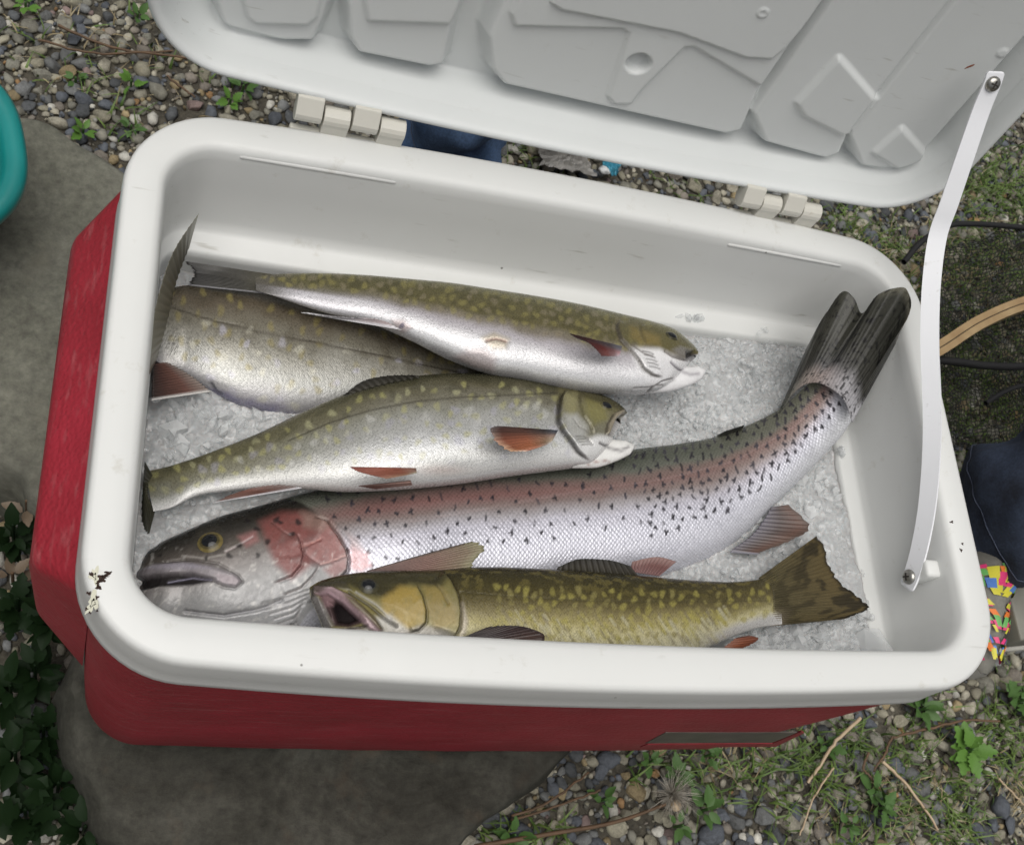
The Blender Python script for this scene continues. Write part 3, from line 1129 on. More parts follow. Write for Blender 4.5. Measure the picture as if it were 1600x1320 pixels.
# chips caught on the ledge and round the tails
for p, z, nn, sp_, s0 in [((1085, 489), -0.060, 14, 0.005, 0.0030), ((1190, 514), -0.060, 5, 0.004, 0.0016), ((1322, 705), -0.060, 8, 0.003, 0.0026), ((1372, 900), -0.060, 4, 0.006, 0.0012), ((1362, 955), -0.060, 6, 0.004, 0.0022),
                          ((1270, 1000), -0.060, 140, 0.016, 0.0032), ((1320, 985), -0.060, 60, 0.010, 0.0030), ((1200, 1010), -0.062, 60, 0.012, 0.0030), ((1220, 855), -0.064, 50, 0.012, 0.0026), ((1270, 790), -0.064, 60, 0.014, 0.0026),
                          ((300, 660), -0.078, 90, 0.022, 0.0040), ((1370, 1010), -0.057, 20, 0.006, 0.0026)]:
    c = at(p, z)
    for k in range(nn):
        s = float(np.exp(r_.normal(math.log(s0), 0.35)))
        P, Fc = crystal(r_, s)
        q = c + np.array([r_.normal(0, sp_), r_.normal(0, sp_ * 0.8), r_.uniform(-0.002, 0.003)])
        q[0] = min(max(q[0], 0.036), 0.4265)
        q[1] = min(max(q[1], 0.029), 0.232)
        VV.append(P + q)
        FF.append(Fc + off)
        off += len(P)
chips = link('ice_chips', mesh_np('ice_chips', np.concatenate(VV), np.concatenate(FF), smooth=False), M_CHIP, kind='stuff')
chips['label'] = 'loose clear ice chips scattered on the ice bed and ledge'
chips['category'] = 'ice'

# ---------------------------------------------------------------- fish
def fish_mat(name, scale_mm, dark=0.72, bump=0.35, rough=0.30, skew=1.0, rnd=0.25, spark=0.5):
    m, nt, b, _, L = new_mat(name)
    at_c = N(nt, 'Attribute', attribute_name='Col')
    at_u = N(nt, 'Attribute', attribute_name='skin')
    at_s = N(nt, 'Attribute', attribute_name='silver')
    at_k = N(nt, 'Attribute', attribute_name='scaly')
    mp = N(nt, 'Mapping')
    mp.inputs['Scale'].default_value = (1 / scale_mm, skew / scale_mm, 1)
    mp.inputs['Rotation'].default_value = (0, 0, math.radians(45))
    L.new(at_u.outputs['Vector'], mp.inputs['Vector'])
    vo = N(nt, 'TexVoronoi', Scale=1.0, Randomness=rnd, voronoi_dimensions='2D')
    L.new(mp.outputs[0], vo.inputs['Vector'])
    r = ramp(nt, [(0.25, (1.06, 1.06, 1.06)), (0.5, (0.97, 0.97, 0.97)), (0.72, (dark, dark, dark))])
    L.new(vo.outputs['Distance'], r.inputs['Fac'])
    one = mix(nt, at_k.outputs['Fac'], (1, 1, 1), r.outputs['Color'])
    c = mix(nt, 1.0, at_c.outputs['Color'], one, 'MULTIPLY')
    nz = N(nt, 'TexNoise', Scale=1.6, Detail=4.0, Roughness=0.7)
    L.new(at_u.outputs['Vector'], nz.inputs['Vector'])
    r2 = ramp(nt, [(0.3, (0.86, 0.86, 0.86)), (0.7, (1.1, 1.1, 1.1))])
    L.new(nz.outputs['Fac'], r2.inputs['Fac'])
    c = mix(nt, 1.0, c, r2.outputs['Color'], 'MULTIPLY')
    L.new(c, b.inputs['Base Color'])
    # each scale mirrors a little differently
    sp = N(nt, 'SeparateColor')
    L.new(vo.outputs['Color'], sp.inputs[0])
    rr = ramp(nt, [(0.0, (rough - 0.08,) * 3), (1.0, (rough + 0.16,) * 3)])
    L.new(sp.outputs[0], rr.inputs['Fac'])
    L.new(rr.outputs['Color'], b.inputs['Roughness'])
    L.new(at_s.outputs['Fac'], b.inputs['Metallic'])
    at_g = N(nt, 'Attribute', attribute_name='gloss')
    for sock, val in (('Specular IOR Level', 0.24), ('Coat Weight', 0.13)):
        mg = N(nt, 'Math', operation='MULTIPLY')
        mg.inputs[1].default_value = val
        L.new(at_g.outputs['Fac'], mg.inputs[0])
        L.new(mg.outputs[0], b.inputs[sock])
    b.inputs['Coat Roughness'].default_value = 0.07
    h = N(nt, 'Math', operation='MULTIPLY')
    inv = N(nt, 'Math', operation='SUBTRACT')
    inv.inputs[0].default_value = 1.0
    L.new(vo.outputs['Distance'], inv.inputs[1])
    tl = N(nt, 'Math', operation='MULTIPLY_ADD')
    tl.inputs[1].default_value = spark
    L.new(sp.outputs[1], tl.inputs[0])
    L.new(inv.outputs[0], tl.inputs[2])
    L.new(tl.outputs[0], h.inputs[0])
    L.new(at_k.outputs['Fac'], h.inputs[1])
    bp = N(nt, 'Bump', Strength=bump, Distance=0.0005 * scale_mm)
    L.new(h.outputs[0], bp.inputs['Height'])
    n3 = N(nt, 'TexNoise', Scale=0.35, Detail=3.0)
    L.new(at_u.outputs['Vector'], n3.inputs['Vector'])
    b2 = N(nt, 'Bump', Strength=0.12, Distance=0.002)
    L.new(n3.outputs['Fac'], b2.inputs['Height'])
    L.new(bp.outputs['Normal'], b2.inputs['Normal'])
    L.new(b2.outputs['Normal'], b.inputs['Normal'])
    return m


def fin_mat(name, rough=0.35, tr=0.0):
    m, nt, b, _, L = new_mat(name)
    a = N(nt, 'Attribute', attribute_name='Col')
    u = N(nt, 'Attribute', attribute_name='skin')
    nz = N(nt, 'TexNoise', Scale=5.0, Detail=4.0)
    L.new(u.outputs['Vector'], nz.inputs['Vector'])
    r = ramp(nt, [(0.3, (0.75, 0.75, 0.75)), (0.7, (1.2, 1.2, 1.2))])
    L.new(nz.outputs['Fac'], r.inputs['Fac'])
    L.new(mix(nt, 1.0, a.outputs['Color'], r.outputs['Color'], 'MULTIPLY'), b.inputs['Base Color'])
    b.inputs['Roughness'].default_value = rough
    b.inputs['Specular IOR Level'].default_value = 0.22
    b.inputs['Coat Weight'].default_value = 0.04
    b.inputs['Coat Roughness'].default_value = 0.2
    return m


M_FIN = fin_mat('wet_fin')
M_EYE = fin_mat('fish_eye', 0.2)
M_PUPIL = simple_mat('fish_pupil', (0.008, 0.009, 0.011), rough=0.12, spec=0.35, coat=0.15)


def tube_np(P, rad, seg=7):
    P = np.asarray(P, float)
    T_ = np.gradient(P, axis=0)
    T_ /= np.linalg.norm(T_, axis=1)[:, None]
    up = np.array([0.13, 0.21, 0.97])
    u = np.cross(T_, up)
    u /= np.linalg.norm(u, axis=1)[:, None]
    v = np.cross(T_, u)
    a = np.arange(seg) / seg * 2 * math.pi
    rad = np.broadcast_to(rad, (len(P),))
    V = P[:, None, :] + (u[:, None, :] * np.cos(a)[None, :, None] + v[:, None, :] * np.sin(a)[None, :, None]) * rad[:, None, None]
    return V.reshape(-1, 3), [grid_faces(len(P), seg, wrap_v=True)]


class Fish:
    """A fish lying on its side, lofted through the stations of its outline (back point, belly point, height of its mid plane)."""

    def __init__(self, name, label, st, thick, mat, nS=560, nU=96, nL=22, roll=0.0, group='fish laid on the ice in the cooler'):
        self.name = name
        top = np.array([at(s[0], s[2]) for s in st])
        bot = np.array([at(s[1], s[2]) for s in st])
        self.px_t = np.array([s[0] for s in st], float)
        self.px_b = np.array([s[1] for s in st], float)
        if roll:                                        # rolled on its axis: belly edge higher than the back
            w0 = np.linalg.norm(top - bot, axis=1) / 2
            top = np.array([at(s_[0], s_[2] - roll * k) for s_, k in zip(st, w0)])
            bot = np.array([at(s_[1], s_[2] + roll * k) for s_, k in zip(st, w0)])
        mid = (top + bot) / 2
        s = np.concatenate([[0], np.cumsum(np.linalg.norm(np.diff(mid, axis=0), axis=1))])
        self.knots, self.len = s, s[-1]
        S = np.linspace(0, s[-1], nS)
        # denser towards the head end (stations start at the head)
        T = cr(s, top, S)
        B = cr(s, bot, S)
        self.S, self.T, self.B = S, T, B
        self.tpx, self.bpx = cr(s, self.px_t, S), cr(s, self.px_b, S)
        phi = np.concatenate([np.linspace(0, math.pi, nU), np.linspace(math.pi, 2 * math.pi, nL + 2)[1:-1]])
        self.phi = phi
        C = (T + B) / 2
        Wv = (T - B) / 2
        w = np.linalg.norm(Wv, axis=1)
        tr = np.interp(S / s[-1], [k for k, _ in thick], [v for _, v in thick])
        tr = np.convolve(np.pad(tr, 20, mode='edge'), np.ones(41) / 41, 'valid')
        tr = tr * (0.10 + 0.90 * sstep(1.0, 0.925, S / s[-1]))            # thins to the root of the tail fin
        # roundness at the snout: the thickness closes a little before the outline does
        t = tr * w
        self.w, self.t = w, t
        cs, sn = np.cos(phi), np.sin(phi)
        up = np.array([0, 0, 1.0])
        zz = np.sign(sn) * np.abs(sn) ** 0.76
        V = C[:, None, :] + Wv[:, None, :] * (0.97 * cs)[None, :, None] + up[None, None, :] * (t[:, None] * zz[None, :])[:, :, None]
        self.nS, self.nP = nS, len(phi)
        self.V = V.reshape(-1, 3)
        self.px = project(self.V)
        # how far across the outline (0 back, 1 belly) each point is seen
        k = np.repeat(np.arange(nS), len(phi))
        d = self.bpx[k] - self.tpx[k]
        self.q = ((self.px - self.tpx[k]) * d).sum(1) / ((d * d).sum(1) + 1e-6)
        self.s = np.repeat(S, len(phi))
        self.u = self.s / s[-1]
        # metres along and around
        dphi = np.abs(phi)[None, :] * ((w + t) / 2)[:, None]
        self.skin = np.stack([self.s * 1000, dphi.ravel() * 1000], 1)
        self.disp = np.zeros(len(self.V))
        self.col = np.zeros((len(self.V), 3))
        self.silver = np.zeros(len(self.V))
        self.scaly = np.ones(len(self.V))
        self.gloss = np.ones(len(self.V))
        self.upmask = np.tile(np.sin(phi) >= -0.02, nS)
        self.label, self.mat, self.group = label, mat, group
        c0 = C[nS // 2]
        self.root = thing(name, label, 'fish', (c0[0], c0[1], c0[2] - t[nS // 2]), group)

    # --- painting and relief, in the picture coordinates of the photograph used as a map of the flank
    def bands(self, stops, jitter=0.0, seed=0):
        q = self.q + jitter * fbm(self.skin[:, 0] / 14, self.skin[:, 1] / 14, seed)
        xs = [a for a, _ in stops]
        cs = np.array([b for _, b in stops])
        return np.stack([np.interp(q, xs, cs[:, k]) for k in range(3)], 1)

    def blend(self, mask, color):
        m = np.clip(mask, 0, 1)[:, None]
        self.col = self.col * (1 - m) + np.asarray(color) * m

    def near(self, pts, pad):
        pts = np.asarray(pts)
        lo, hi = pts.min(0) - pad, pts.max(0) + pad
        return np.where(self.upmask & (self.px[:, 0] > lo[0]) & (self.px[:, 0] < hi[0]) & (self.px[:, 1] > lo[1]) & (self.px[:, 1] < hi[1]))[0]

    def groove(self, L, width, depth, color=None, alpha=0.8):
        i = self.near(L, width * 3)
        d, _, _ = poly_dist(self.px[i], L)
        m = np.exp(-(d / width) ** 2)
        self.disp[i] -= depth * m
        if color is not None:
            a = (alpha * np.exp(-(d / (width * 0.9)) ** 2))[:, None]
            self.col[i] = self.col[i] * (1 - a) + np.asarray(color) * a

    def edge(self, L, side, height, decay, color=None, alpha=0.6, width=2.5):
        """A plate edge: the skin on the given side stands proud and fades away from the edge."""
        i = self.near(L, decay * 3)
        d, sd, par = poly_dist(self.px[i], L)
        fade = sstep(0, 0.1, par) * sstep(1, 0.9, par)
        on = (sd == side)
        h = np.where(on, np.exp(-(d / decay)), 0.0) * sstep(0, 3, d * on) * fade
        self.disp[i] += height * h
        g = np.where(on, np.exp(-(d / 1.5) ** 2), np.exp(-(d / (width * 1.4)) ** 2)) * fade
        self.disp[i] -= height * 0.5 * g * (~on)
        if color is not None:
            a = (alpha * np.exp(-(d / width) ** 2) * fade)[:, None]
            self.col[i] = self.col[i] * (1 - a) + np.asarray(color) * a

    def patch(self, L, color, feather=4, alpha=1.0, lift=0.0, mott=0.0, seed=1, scaly=None, silver=None, gloss=None):
        i = self.near(L, feather * 2)
        m = region(self.px[i], L, feather) * alpha
        if mott:
            m = m * np.clip(1 + mott * fbm(self.skin[i, 0] / 3.5, self.skin[i, 1] / 3.5, seed), 0, 1.0)
        if color is not None:
            self.col[i] = self.col[i] * (1 - m[:, None]) + np.asarray(color) * m[:, None]
        self.disp[i] += lift * m
        if gloss is not None:
            self.gloss[i] = self.gloss[i] * (1 - m) + gloss * m
        if scaly is not None:
            self.scaly[i] = self.scaly[i] * (1 - m) + scaly * m
        if silver is not None:
            self.silver[i] = self.silver[i] * (1 - m) + silver * m

    def dot(self, p, r, color, alpha=0.9, stretch=1.0, feather=0.5):
        i = self.near([p], r * 2)
        an = self.dot_n = getattr(self, 'dot_n', 0) + 2.399
        dx, dy = self.px[i, 0] - p[0], self.px[i, 1] - p[1]
        d = np.hypot(dx, dy * stretch) * (1 + .18 * np.sin(2 * np.arctan2(dy, dx) + an) + .12 * np.sin(3 * np.arctan2(dy, dx) + an * 1.7))
        a = (alpha * sstep(r * (1 + feather), r * (1 - feather), d))[:, None]
        self.col[i] = self.col[i] * (1 - a) + np.asarray(color) * a

    def stroke(self, L, width, color, alpha=0.85):
        i = self.near(L, width * 2)
        d, _, _ = poly_dist(self.px[i], L)
        a = (alpha * sstep(width * 1.25, width * 0.55, d))[:, None]
        self.col[i] = self.col[i] * (1 - a) + np.asarray(color) * a

    def build(self):
        nS, nP = self.nS, self.nP
        V = self.V.reshape(nS, nP, 3)
        du = np.gradient(V, axis=0)
        dv = np.roll(V, -1, 1) - np.roll(V, 1, 1)
        nn = np.cross(du, dv)
        nn /= np.linalg.norm(nn, axis=2, keepdims=True) + 1e-12
        if (nn[nS // 2, nP // 3] @ np.array([0, 0, 1.0])) < 0:
            nn = -nn
            flip = True
        else:
            flip = False
        self.nrm = nn.reshape(-1, 3)
        self.Vd = self.V + self.nrm * self.disp[:, None]
        F = [grid_faces(nS, nP, wrap_v=True, flip=flip)]
        Vd = np.vstack([self.Vd, self.Vd[:nP].mean(0), self.Vd[-nP:].mean(0)])
        i = np.arange(nP)
        a = np.stack([(i + 1) % nP, i, np.full(nP, nS * nP)], 1)
        b_ = np.stack([(nS - 1) * nP + i, (nS - 1) * nP + (i + 1) % nP, np.full(nP, nS * nP + 1)], 1)
        if not flip:
            a, b_ = a[:, ::-1], b_[:, ::-1]
        F += [a[:, ::-1], b_[:, ::-1]]
        # grid_faces order against the outward normal
        me = mesh_np('body', Vd, F)
        ext = lambda A: np.concatenate([A, A[:1], A[-1:]])
        set_col(me, np.clip(ext(self.col), 0.003, 0.95))
        set_vec2(me, ext(self.skin), 'skin')
        set_val(me, ext(self.silver), 'silver')
        set_val(me, ext(self.scaly), 'scaly')
        set_val(me, ext(self.gloss), 'gloss')
        self.body = link('body', me, self.mat, self.root)
        return self

    def surf(self, p):
        i = np.where(self.upmask)[0]
        k = i[np.argmin(np.hypot(self.px[i, 0] - p[0], self.px[i, 1] - p[1]))]
        return self.Vd[k], self.nrm[k]

    def eye(self, p, r_px, iris, ring, pupil_r=0.55, squash=0.85, sink=0.3):
        c, nv = self.surf(p)
        r = r_px / F_PX * ((c - CAM_C) @ CAM_R[2])
        nv = nv / np.linalg.norm(nv)
        ax = self.T[min(40, self.nS - 1)] * 0
        t = self.B[1] * 0
        u = (self.T[self.nS // 3] + self.B[self.nS // 3]) - (self.T[2] + self.B[2])
        u = u - (u @ nv) * nv
        u /= np.linalg.norm(u)
        v = np.cross(nv, u)
        nr, na = 14, 30
        rr = np.linspace(0, 1, nr)
        V, Cc = [], []
        for a in rr:
            for k in range(na):
                an = 2 * math.pi * k / na
                h = (1 - a ** 2.2) * 0.42 * r - sink * r * 0.5
                V.append(c + (u * math.cos(an) + v * squash * math.sin(an)) * r * a + nv * h)
                n_ = 0.12 * math.sin(an * 7) + 0.08 * math.sin(an * 13 + 2)
                k1 = sstep(0.62, 0.70, a)
                k2 = sstep(0.86, 0.98, a)
                cc = np.array(ring) * (1 + n_) * (1 - k1) + np.array(iris) * (1 + n_) * k1
                cc = cc * (1 - k2) + np.array([0.02, 0.02, 0.016]) * k2
                Cc.append(cc)
        me = mesh_np('eye', np.array(V), grid_faces(nr, na, wrap_v=True))
        set_col(me, np.array(Cc))
        set_vec2(me, np.zeros((len(V), 2)), 'skin')
        e = link('eye', me, M_EYE, self.root)
        V = []
        for a in np.linspace(0, 1, 6):
            for k in range(na):
                an = 2 * math.pi * k / na
                rp = r * pupil_r * a
                aa = pupil_r * a
                h = (1 - aa ** 2.2) * 0.42 * r - sink * r * 0.5 + 0.00012 + 0.0002 * (1 - a * a)
                V.append(c + (u * math.cos(an) + v * squash * math.sin(an)) * rp + nv * h)
        link('pupil', mesh_np('pupil', np.array(V), grid_faces(6, na, wrap_v=True)), M_PUPIL, e)

    def jaw(self, pts, radii, z, cfun, name='lower_jaw'):
        P = np.array([at(p, z) for p in pts])
        k = len(pts)
        t = np.linspace(0, k - 1, 46)
        P = cr(np.arange(k), P, t)
        dep_ = (P - CAM_C) @ CAM_R[2]
        r = np.interp(t, np.arange(k), radii) / F_PX * dep_
        r = r * np.sqrt(np.clip((k - 1 + .02 - t) / .35, 0.02, 1))
        V, F = tube_np(P, r, 26)
        V[:, 2] = P[:, 2].repeat(26) + (V[:, 2] - P[:, 2].repeat(26)) * .62
        me = mesh_np(name, V, F)
        px = project(V)
        cj = cfun(px, np.repeat(t / (k - 1), 26))
        cj = cj * (1 + .14 * fbm(px[:, 0] / 9, px[:, 1] / 7, 33))[:, None]
        set_col(me, np.clip(cj, .003, .95))
        set_vec2(me, np.stack([V[:, 0] * 1000, V[:, 1] * 1000], 1), 'skin')
        set_val(me, np.zeros(len(V)), 'silver')
        set_val(me, np.zeros(len(V)), 'scaly')
        set_val(me, np.ones(len(V)), 'gloss')
        return link(name, me, self.mat, self.root)

    def fin(self, name, base, outer, zb, zt, cfun, rays=22, thick=0.0006, ripple=0.0005, nv_=26, ragged=0.0, cup=0.0, seed=0, grain=0.22):
        """A fin stretched between its base line and its outer edge, with raised rays and a real thickness."""
        base, outer = np.array(base, float), np.array(outer, float)
        nu = rays * 5
        uu = np.linspace(0, 1, nu)
        def along(L, t):
            d = np.concatenate([[0], np.cumsum(np.hypot(*np.diff(L, axis=0).T))])
            return cr(d / d[-1], L, t) if len(L) > 2 else L[0] + (L[1] - L[0]) * t[:, None]
        zbv = np.interp(uu, np.linspace(0, 1, len(np.atleast_1d(zb))), np.atleast_1d(zb))
        ztv = np.interp(uu, np.linspace(0, 1, len(np.atleast_1d(zt))), np.atleast_1d(zt))
        b3 = np.array([at(p, z) for p, z in zip(along(base, uu), zbv)])
        o3 = np.array([at(p, z) for p, z in zip(along(outer, uu), ztv)])
        r_ = np.random.default_rng(seed + 5)
        rag = 1 - ragged * np.abs(np.interp(uu, np.linspace(0, 1, rays * 2), r_.uniform(0, 1, rays * 2)))
        vv = np.linspace(0, 1, nv_)
        P = b3[:, None, :] + (o3 - b3)[:, None, :] * (vv[None, :] * rag[:, None])[:, :, None]
        nrm_ = np.cross(np.gradient(P, axis=0), np.gradient(P, axis=1))
        nrm_ /= np.linalg.norm(nrm_, axis=2, keepdims=True) + 1e-12
        if nrm_[nu // 2, nv_ // 2, 2] < 0:
            nrm_ = -nrm_
        split = np.sin(uu * rays * 2 * math.pi)[:, None] * (0.35 + 0.65 * (1 - vv[None, :]))
        fork = np.sin(uu * rays * 4 * math.pi)[:, None] * vv[None, :] * 0.6
        rel = split + fork
        P = P + nrm_ * (ripple * rel)[:, :, None] + np.array([0, 0, 1.0]) * (cup * np.sin(np.pi * uu)[:, None] * vv[None, :])[:, :, None]
        P2 = P - nrm_ * (thick * (1.15 - vv))[None, :, None]
        V = np.concatenate([P.reshape(-1, 3), P2.reshape(-1, 3)])
        f = grid_faces(nu, nv_)
        n = nu * nv_
        edge_idx = np.concatenate([np.arange(nv_), np.arange(1, nu) * nv_ + nv_ - 1, (nu - 1) * nv_ + np.arange(nv_ - 2, -1, -1), np.arange(nu - 2, 0, -1) * nv_])
        e2 = np.roll(edge_idx, -1)
        rim = np.stack([edge_idx, e2, e2 + n, edge_idx + n], 1)
        me = mesh_np(name, V, [f, f[:, ::-1] + n, rim])
        U, Vv = np.meshgrid(uu, vv, indexing='ij')
        C = cfun(U, Vv)
        streak = 1 + grain * np.clip(rel, -1, 1)[..., None] + 0.10 * vnoise(U * rays * 3.1, Vv * 3 + seed, seed)[..., None]
        C = np.clip(C * streak, 0.003, 0.95).reshape(-1, 3)
        set_col(me, np.concatenate([C, C * 0.9]))
        sk = np.stack([U.ravel() * rays, Vv.ravel() * 8], 1)
        set_vec2(me, np.concatenate([sk, sk]), 'skin')
        return link(name, me, M_FIN, self.root)


def lerp3(a, b, t):
    return np.asarray(a) * (1 - t[..., None]) + np.asarray(b) * t[..., None]


def grad_fin(stops_v, lead=None, lead_w=0.06, trail=None, u_stops=None):
    """Colours along the rays (and across them), with an optional pale leading edge (u = 0)."""
    def f(U, Vv):
        xs = [a for a, _ in stops_v]
        cs = np.array([c for _, c in stops_v])
        C = np.stack([np.interp(Vv, xs, cs[:, k]) for k in range(3)], -1)
        if u_stops is not None:
            xs2 = [a for a, _ in u_stops]
            ms = np.array([c for _, c in u_stops])
            C = C * np.stack([np.interp(U, xs2, ms[:, k]) for k in range(3)], -1)
        if lead is not None:
            C = lerp3(C, np.broadcast_to(np.asarray(lead), C.shape), sstep(lead_w, lead_w * 0.5, U))
        if trail is not None:
            C = lerp3(C, np.broadcast_to(np.asarray(trail), C.shape), sstep(1 - lead_w, 1 - lead_w * 0.5, U))
        return C
    return f


def scatter_spots(fish, n, r_px, color, qrange, urange, alpha=0.7, mind=14, seed=0, stretch=1.0, jitter=0.35, color2=None):
    """Round pale spots spaced irregularly over part of the flank."""
    r_ = np.random.default_rng(seed)
    idx = np.where(fish.upmask & (fish.q > qrange[0]) & (fish.q < qrange[1]) & (fish.u > urange[0]) & (fish.u < urange[1]))[0]
    got = []
    for k in r_.permutation(idx)[:n * 40]:
        p = fish.px[k]
        if got and np.min(np.hypot(*(np.array(got) - p).T)) < mind * r_.uniform(0.75, 1.3):
            continue
        got.append(p)
        c = color if (color2 is None or r_.random() < 0.6) else color2
        fish.dot(p, r_px * float(np.exp(np.clip(r_.normal(-.05, .32 * jitter), -.8, .6))), c, alpha * r_.uniform(0.6, 1.0), stretch, 0.45)
        if len(got) >= n:
            break


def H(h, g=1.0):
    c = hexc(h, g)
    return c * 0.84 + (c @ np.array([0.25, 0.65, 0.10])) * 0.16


G = 0.92      # one even scale on the skin and fin colours of the fish
M_BROOK = fish_mat('brook_trout_skin', 1.0, dark=0.70, bump=0.17, rough=0.24, rnd=0.6, spark=1.2)
M_RAINBOW = fish_mat('rainbow_trout_skin', 1.75, dark=0.58, bump=0.24, rough=0.27, rnd=0.18, spark=0.35)

# ---- lower hidden trout (tail against the left wall, head under its neighbours)
st = [((905, 592), (905, 612), -0.088), ((880, 575), (880, 640), -0.086), ((800, 556), (800, 652), -0.083), ((720, 540), (720, 656), -0.081), ((620, 512), (620, 655), -0.079), ((520, 484), (520, 652), -0.077),
      ((430, 462), (430, 648), -0.075), ((370, 450), (370, 632), -0.073), ((330, 447), (325, 608), -0.071), ((290, 446), (285, 588), -0.067), ((258, 452), (254, 572), -0.063), ((240, 462), (238, 562), -0.060)]
f = Fish('brook_trout', 'brown silver trout lowest at the back with its tail fin upright against left wall', st, [(0, .45), (.2, .5), (.6, .45), (.85, .36), (1, .26)], M_BROOK, nS=420, nU=90)
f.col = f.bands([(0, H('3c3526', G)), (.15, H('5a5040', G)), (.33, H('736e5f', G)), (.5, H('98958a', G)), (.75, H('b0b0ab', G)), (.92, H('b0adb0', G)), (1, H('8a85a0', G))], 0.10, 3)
m = fbm(f.skin[:, 0] / 9, f.skin[:, 1] / 9, 12)
f.blend(0.35 * sstep(0.0, 0.5, m) * sstep(.8, .3, f.q), H('4a4230', G))
f.silver[:] = 0.30 * sstep(.2, .6, f.q)
f.blend(sstep(330, 250, f.px[:, 0]) * sstep(500, 540, f.px[:, 1]) * 0.5, H('8a8680', G))
scatter_spots(f, 70, 5.0, H('8f8240', G), (.05, .8), (.3, 1), .55, 17, 5, 0.8)
scatter_spots(f, 40, 6.0, H('b9b6c6', G), (.3, .95), (.2, .92), .5, 26, 6, 1.0, color2=H('c8c4b0', G))
# lateral line
LLb = [(268, 480), (330, 500), (400, 517), (470, 530), (560, 548), (640, 565), (720, 582)]
f.groove(LLb, 1.8, 0.00035, H('3a3228', G), .75)
f.groove([(330, 600), (338, 612), (345, 616)], 3.0, 0.0010, H('3a3a48', G), .7)
f.build()
f.fin('caudal_fin', [(296, 385), (276, 440), (262, 500), (246, 560)], [(311, 333), (272, 392), (247, 465), (230, 592)], (-0.040, -0.040, -0.042, -0.046), (-0.010, -0.014, -0.018, -0.024),
      grad_fin([(0, H('55503f', G)), (.5, H('6a6555', G)), (1, H('7b7766', G))], lead=H('90907c', G), lead_w=.08), rays=18, ripple=.0002)
f.fin('anal_fin', [(330, 612), (300, 588), (262, 566)], [(237, 626), (238, 600), (240, 568)], (-0.066, -0.064, -0.060), (-0.061, -0.060, -0.058),
      grad_fin([(0, H('8a7e76', G)), (.35, H('6e4a40', G)), (.75, H('4e332c', G)), (1, H('342824', G))], lead=H('c8c4c0', G), lead_w=.09), rays=14, seed=2)

# ---- top trout along the back wall
st = [((1090, 549), (1087, 559), -0.045), ((1084, 543), (1076, 568), -0.045), ((1070, 533), (1058, 590), -0.045), ((1048, 519), (1036, 607), -0.045), ((1015, 508), (1004, 614), -0.045), ((965, 496), (955, 613), -0.046), ((900, 481), (893, 606), -0.046),
      ((820, 466), (815, 590), -0.046), ((760, 456), (768, 581), -0.046), ((700, 446), (708, 560), -0.047), ((640, 439), (645, 530), -0.048), ((570, 432), (578, 503), -0.050), ((500, 428), (510, 488), -0.052), ((440, 428), (450, 470), -0.054), ((398, 430), (400, 454), -0.056)]
f = Fish('brook_trout', 'olive backed white bellied trout lying nearest the back wall, head to the right', st, [(0, .5), (.1, .56), (.4, .56), (.8, .46), (1, .3)], M_BROOK, nS=640, nU=110, roll=.30)
A_ol = H('57512c', G)
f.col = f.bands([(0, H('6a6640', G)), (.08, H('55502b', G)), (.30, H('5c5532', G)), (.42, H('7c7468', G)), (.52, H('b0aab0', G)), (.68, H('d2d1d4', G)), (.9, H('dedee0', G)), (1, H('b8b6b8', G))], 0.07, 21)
tail = sstep(.62, .9, f.u)
f.blend(0.75 * tail * sstep(.60, .5, f.q), H('585433', G))
f.blend(0.6 * tail * sstep(.45, .7, f.q), H('c0bcc4', G))
f.blend(.9 * sstep(480, 405, f.px[:, 0]), H('56524a', G))
f.silver[:] = 0.22 * sstep(.35, .6, f.q)
vm = fbm(f.skin[:, 0] / 5, f.skin[:, 1] / 3.2, 31, 3)
f.blend(.45 * sstep(.1, .4, vm) * sstep(.42, .25, f.q) * (f.u > .16), H('3d3a1e', G))
scatter_spots(f, 190, 5.2, H('8d8440', G), (.02, .42), (.16, .98), .5, 15, 7, 1.1, color2=H('857a60', G))
f.scaly[:] = sstep(.13, .2, f.u)
# rolled so that the pale keel shows: soft blotch, vent and pelvic stubs
f.patch([(709, 558), (735, 574), (772, 582), (775, 560), (760, 545), (730, 545)], H('a08a88', G), 8, .6, .0012)
f.patch([(752, 528), (772, 520), (796, 530), (790, 545), (768, 545)], H('b9a98a', G), 6, .7, .0010)
f.groove([(760, 533), (775, 530), (790, 534)], 2.5, .0006, H('7a5048', G), .7)
f.patch([(612, 500), (630, 500), (645, 512), (630, 520), (615, 512)], H('a08480', G), 5, .6, .0006)
f.dot((628, 509), 4, H('54506a', G), .7)
# head
f.patch([(968, 497), (1045, 518), (1072, 536), (1088, 552), (1050, 545), (1010, 535), (975, 532), (962, 515)], H('5d562c', G), 7, .85, 0, .5, 3)
f.patch([(985, 510), (1030, 525), (1032, 540), (1000, 538), (985, 528)], H('8a7430', G), 6, .5, 0, .5, 5)
f.patch([(985, 545), (1030, 545), (1062, 560), (1096, 572), (1104, 586), (1080, 600), (1040, 604), (1012, 600), (995, 575)], H('e6e5e6', G), 6, .9)
f.edge([(966, 498), (964, 512), (970, 530), (985, 546), (998, 562), (1006, 576), (1020, 586), (1038, 591)], -1, .0016, 14, H('4a443c', G), .85, 2.4)
f.edge([(1000, 508), (1002, 522), (1010, 536)], -1, .0006, 10, H('4b4530', G), .5)
for k in range(5):
    x = 1004 + k * 2.5
    y = 549 + k * 6
    f.groove([(x, y), (x + 9, y + 1), (x + 17, y + 4)], 1.2, .0005, H('5c5858', G), .8)
f.groove([(985, 540), (1005, 552), (1020, 556)], 1.6, .0006, H('5c5450', G), .8)
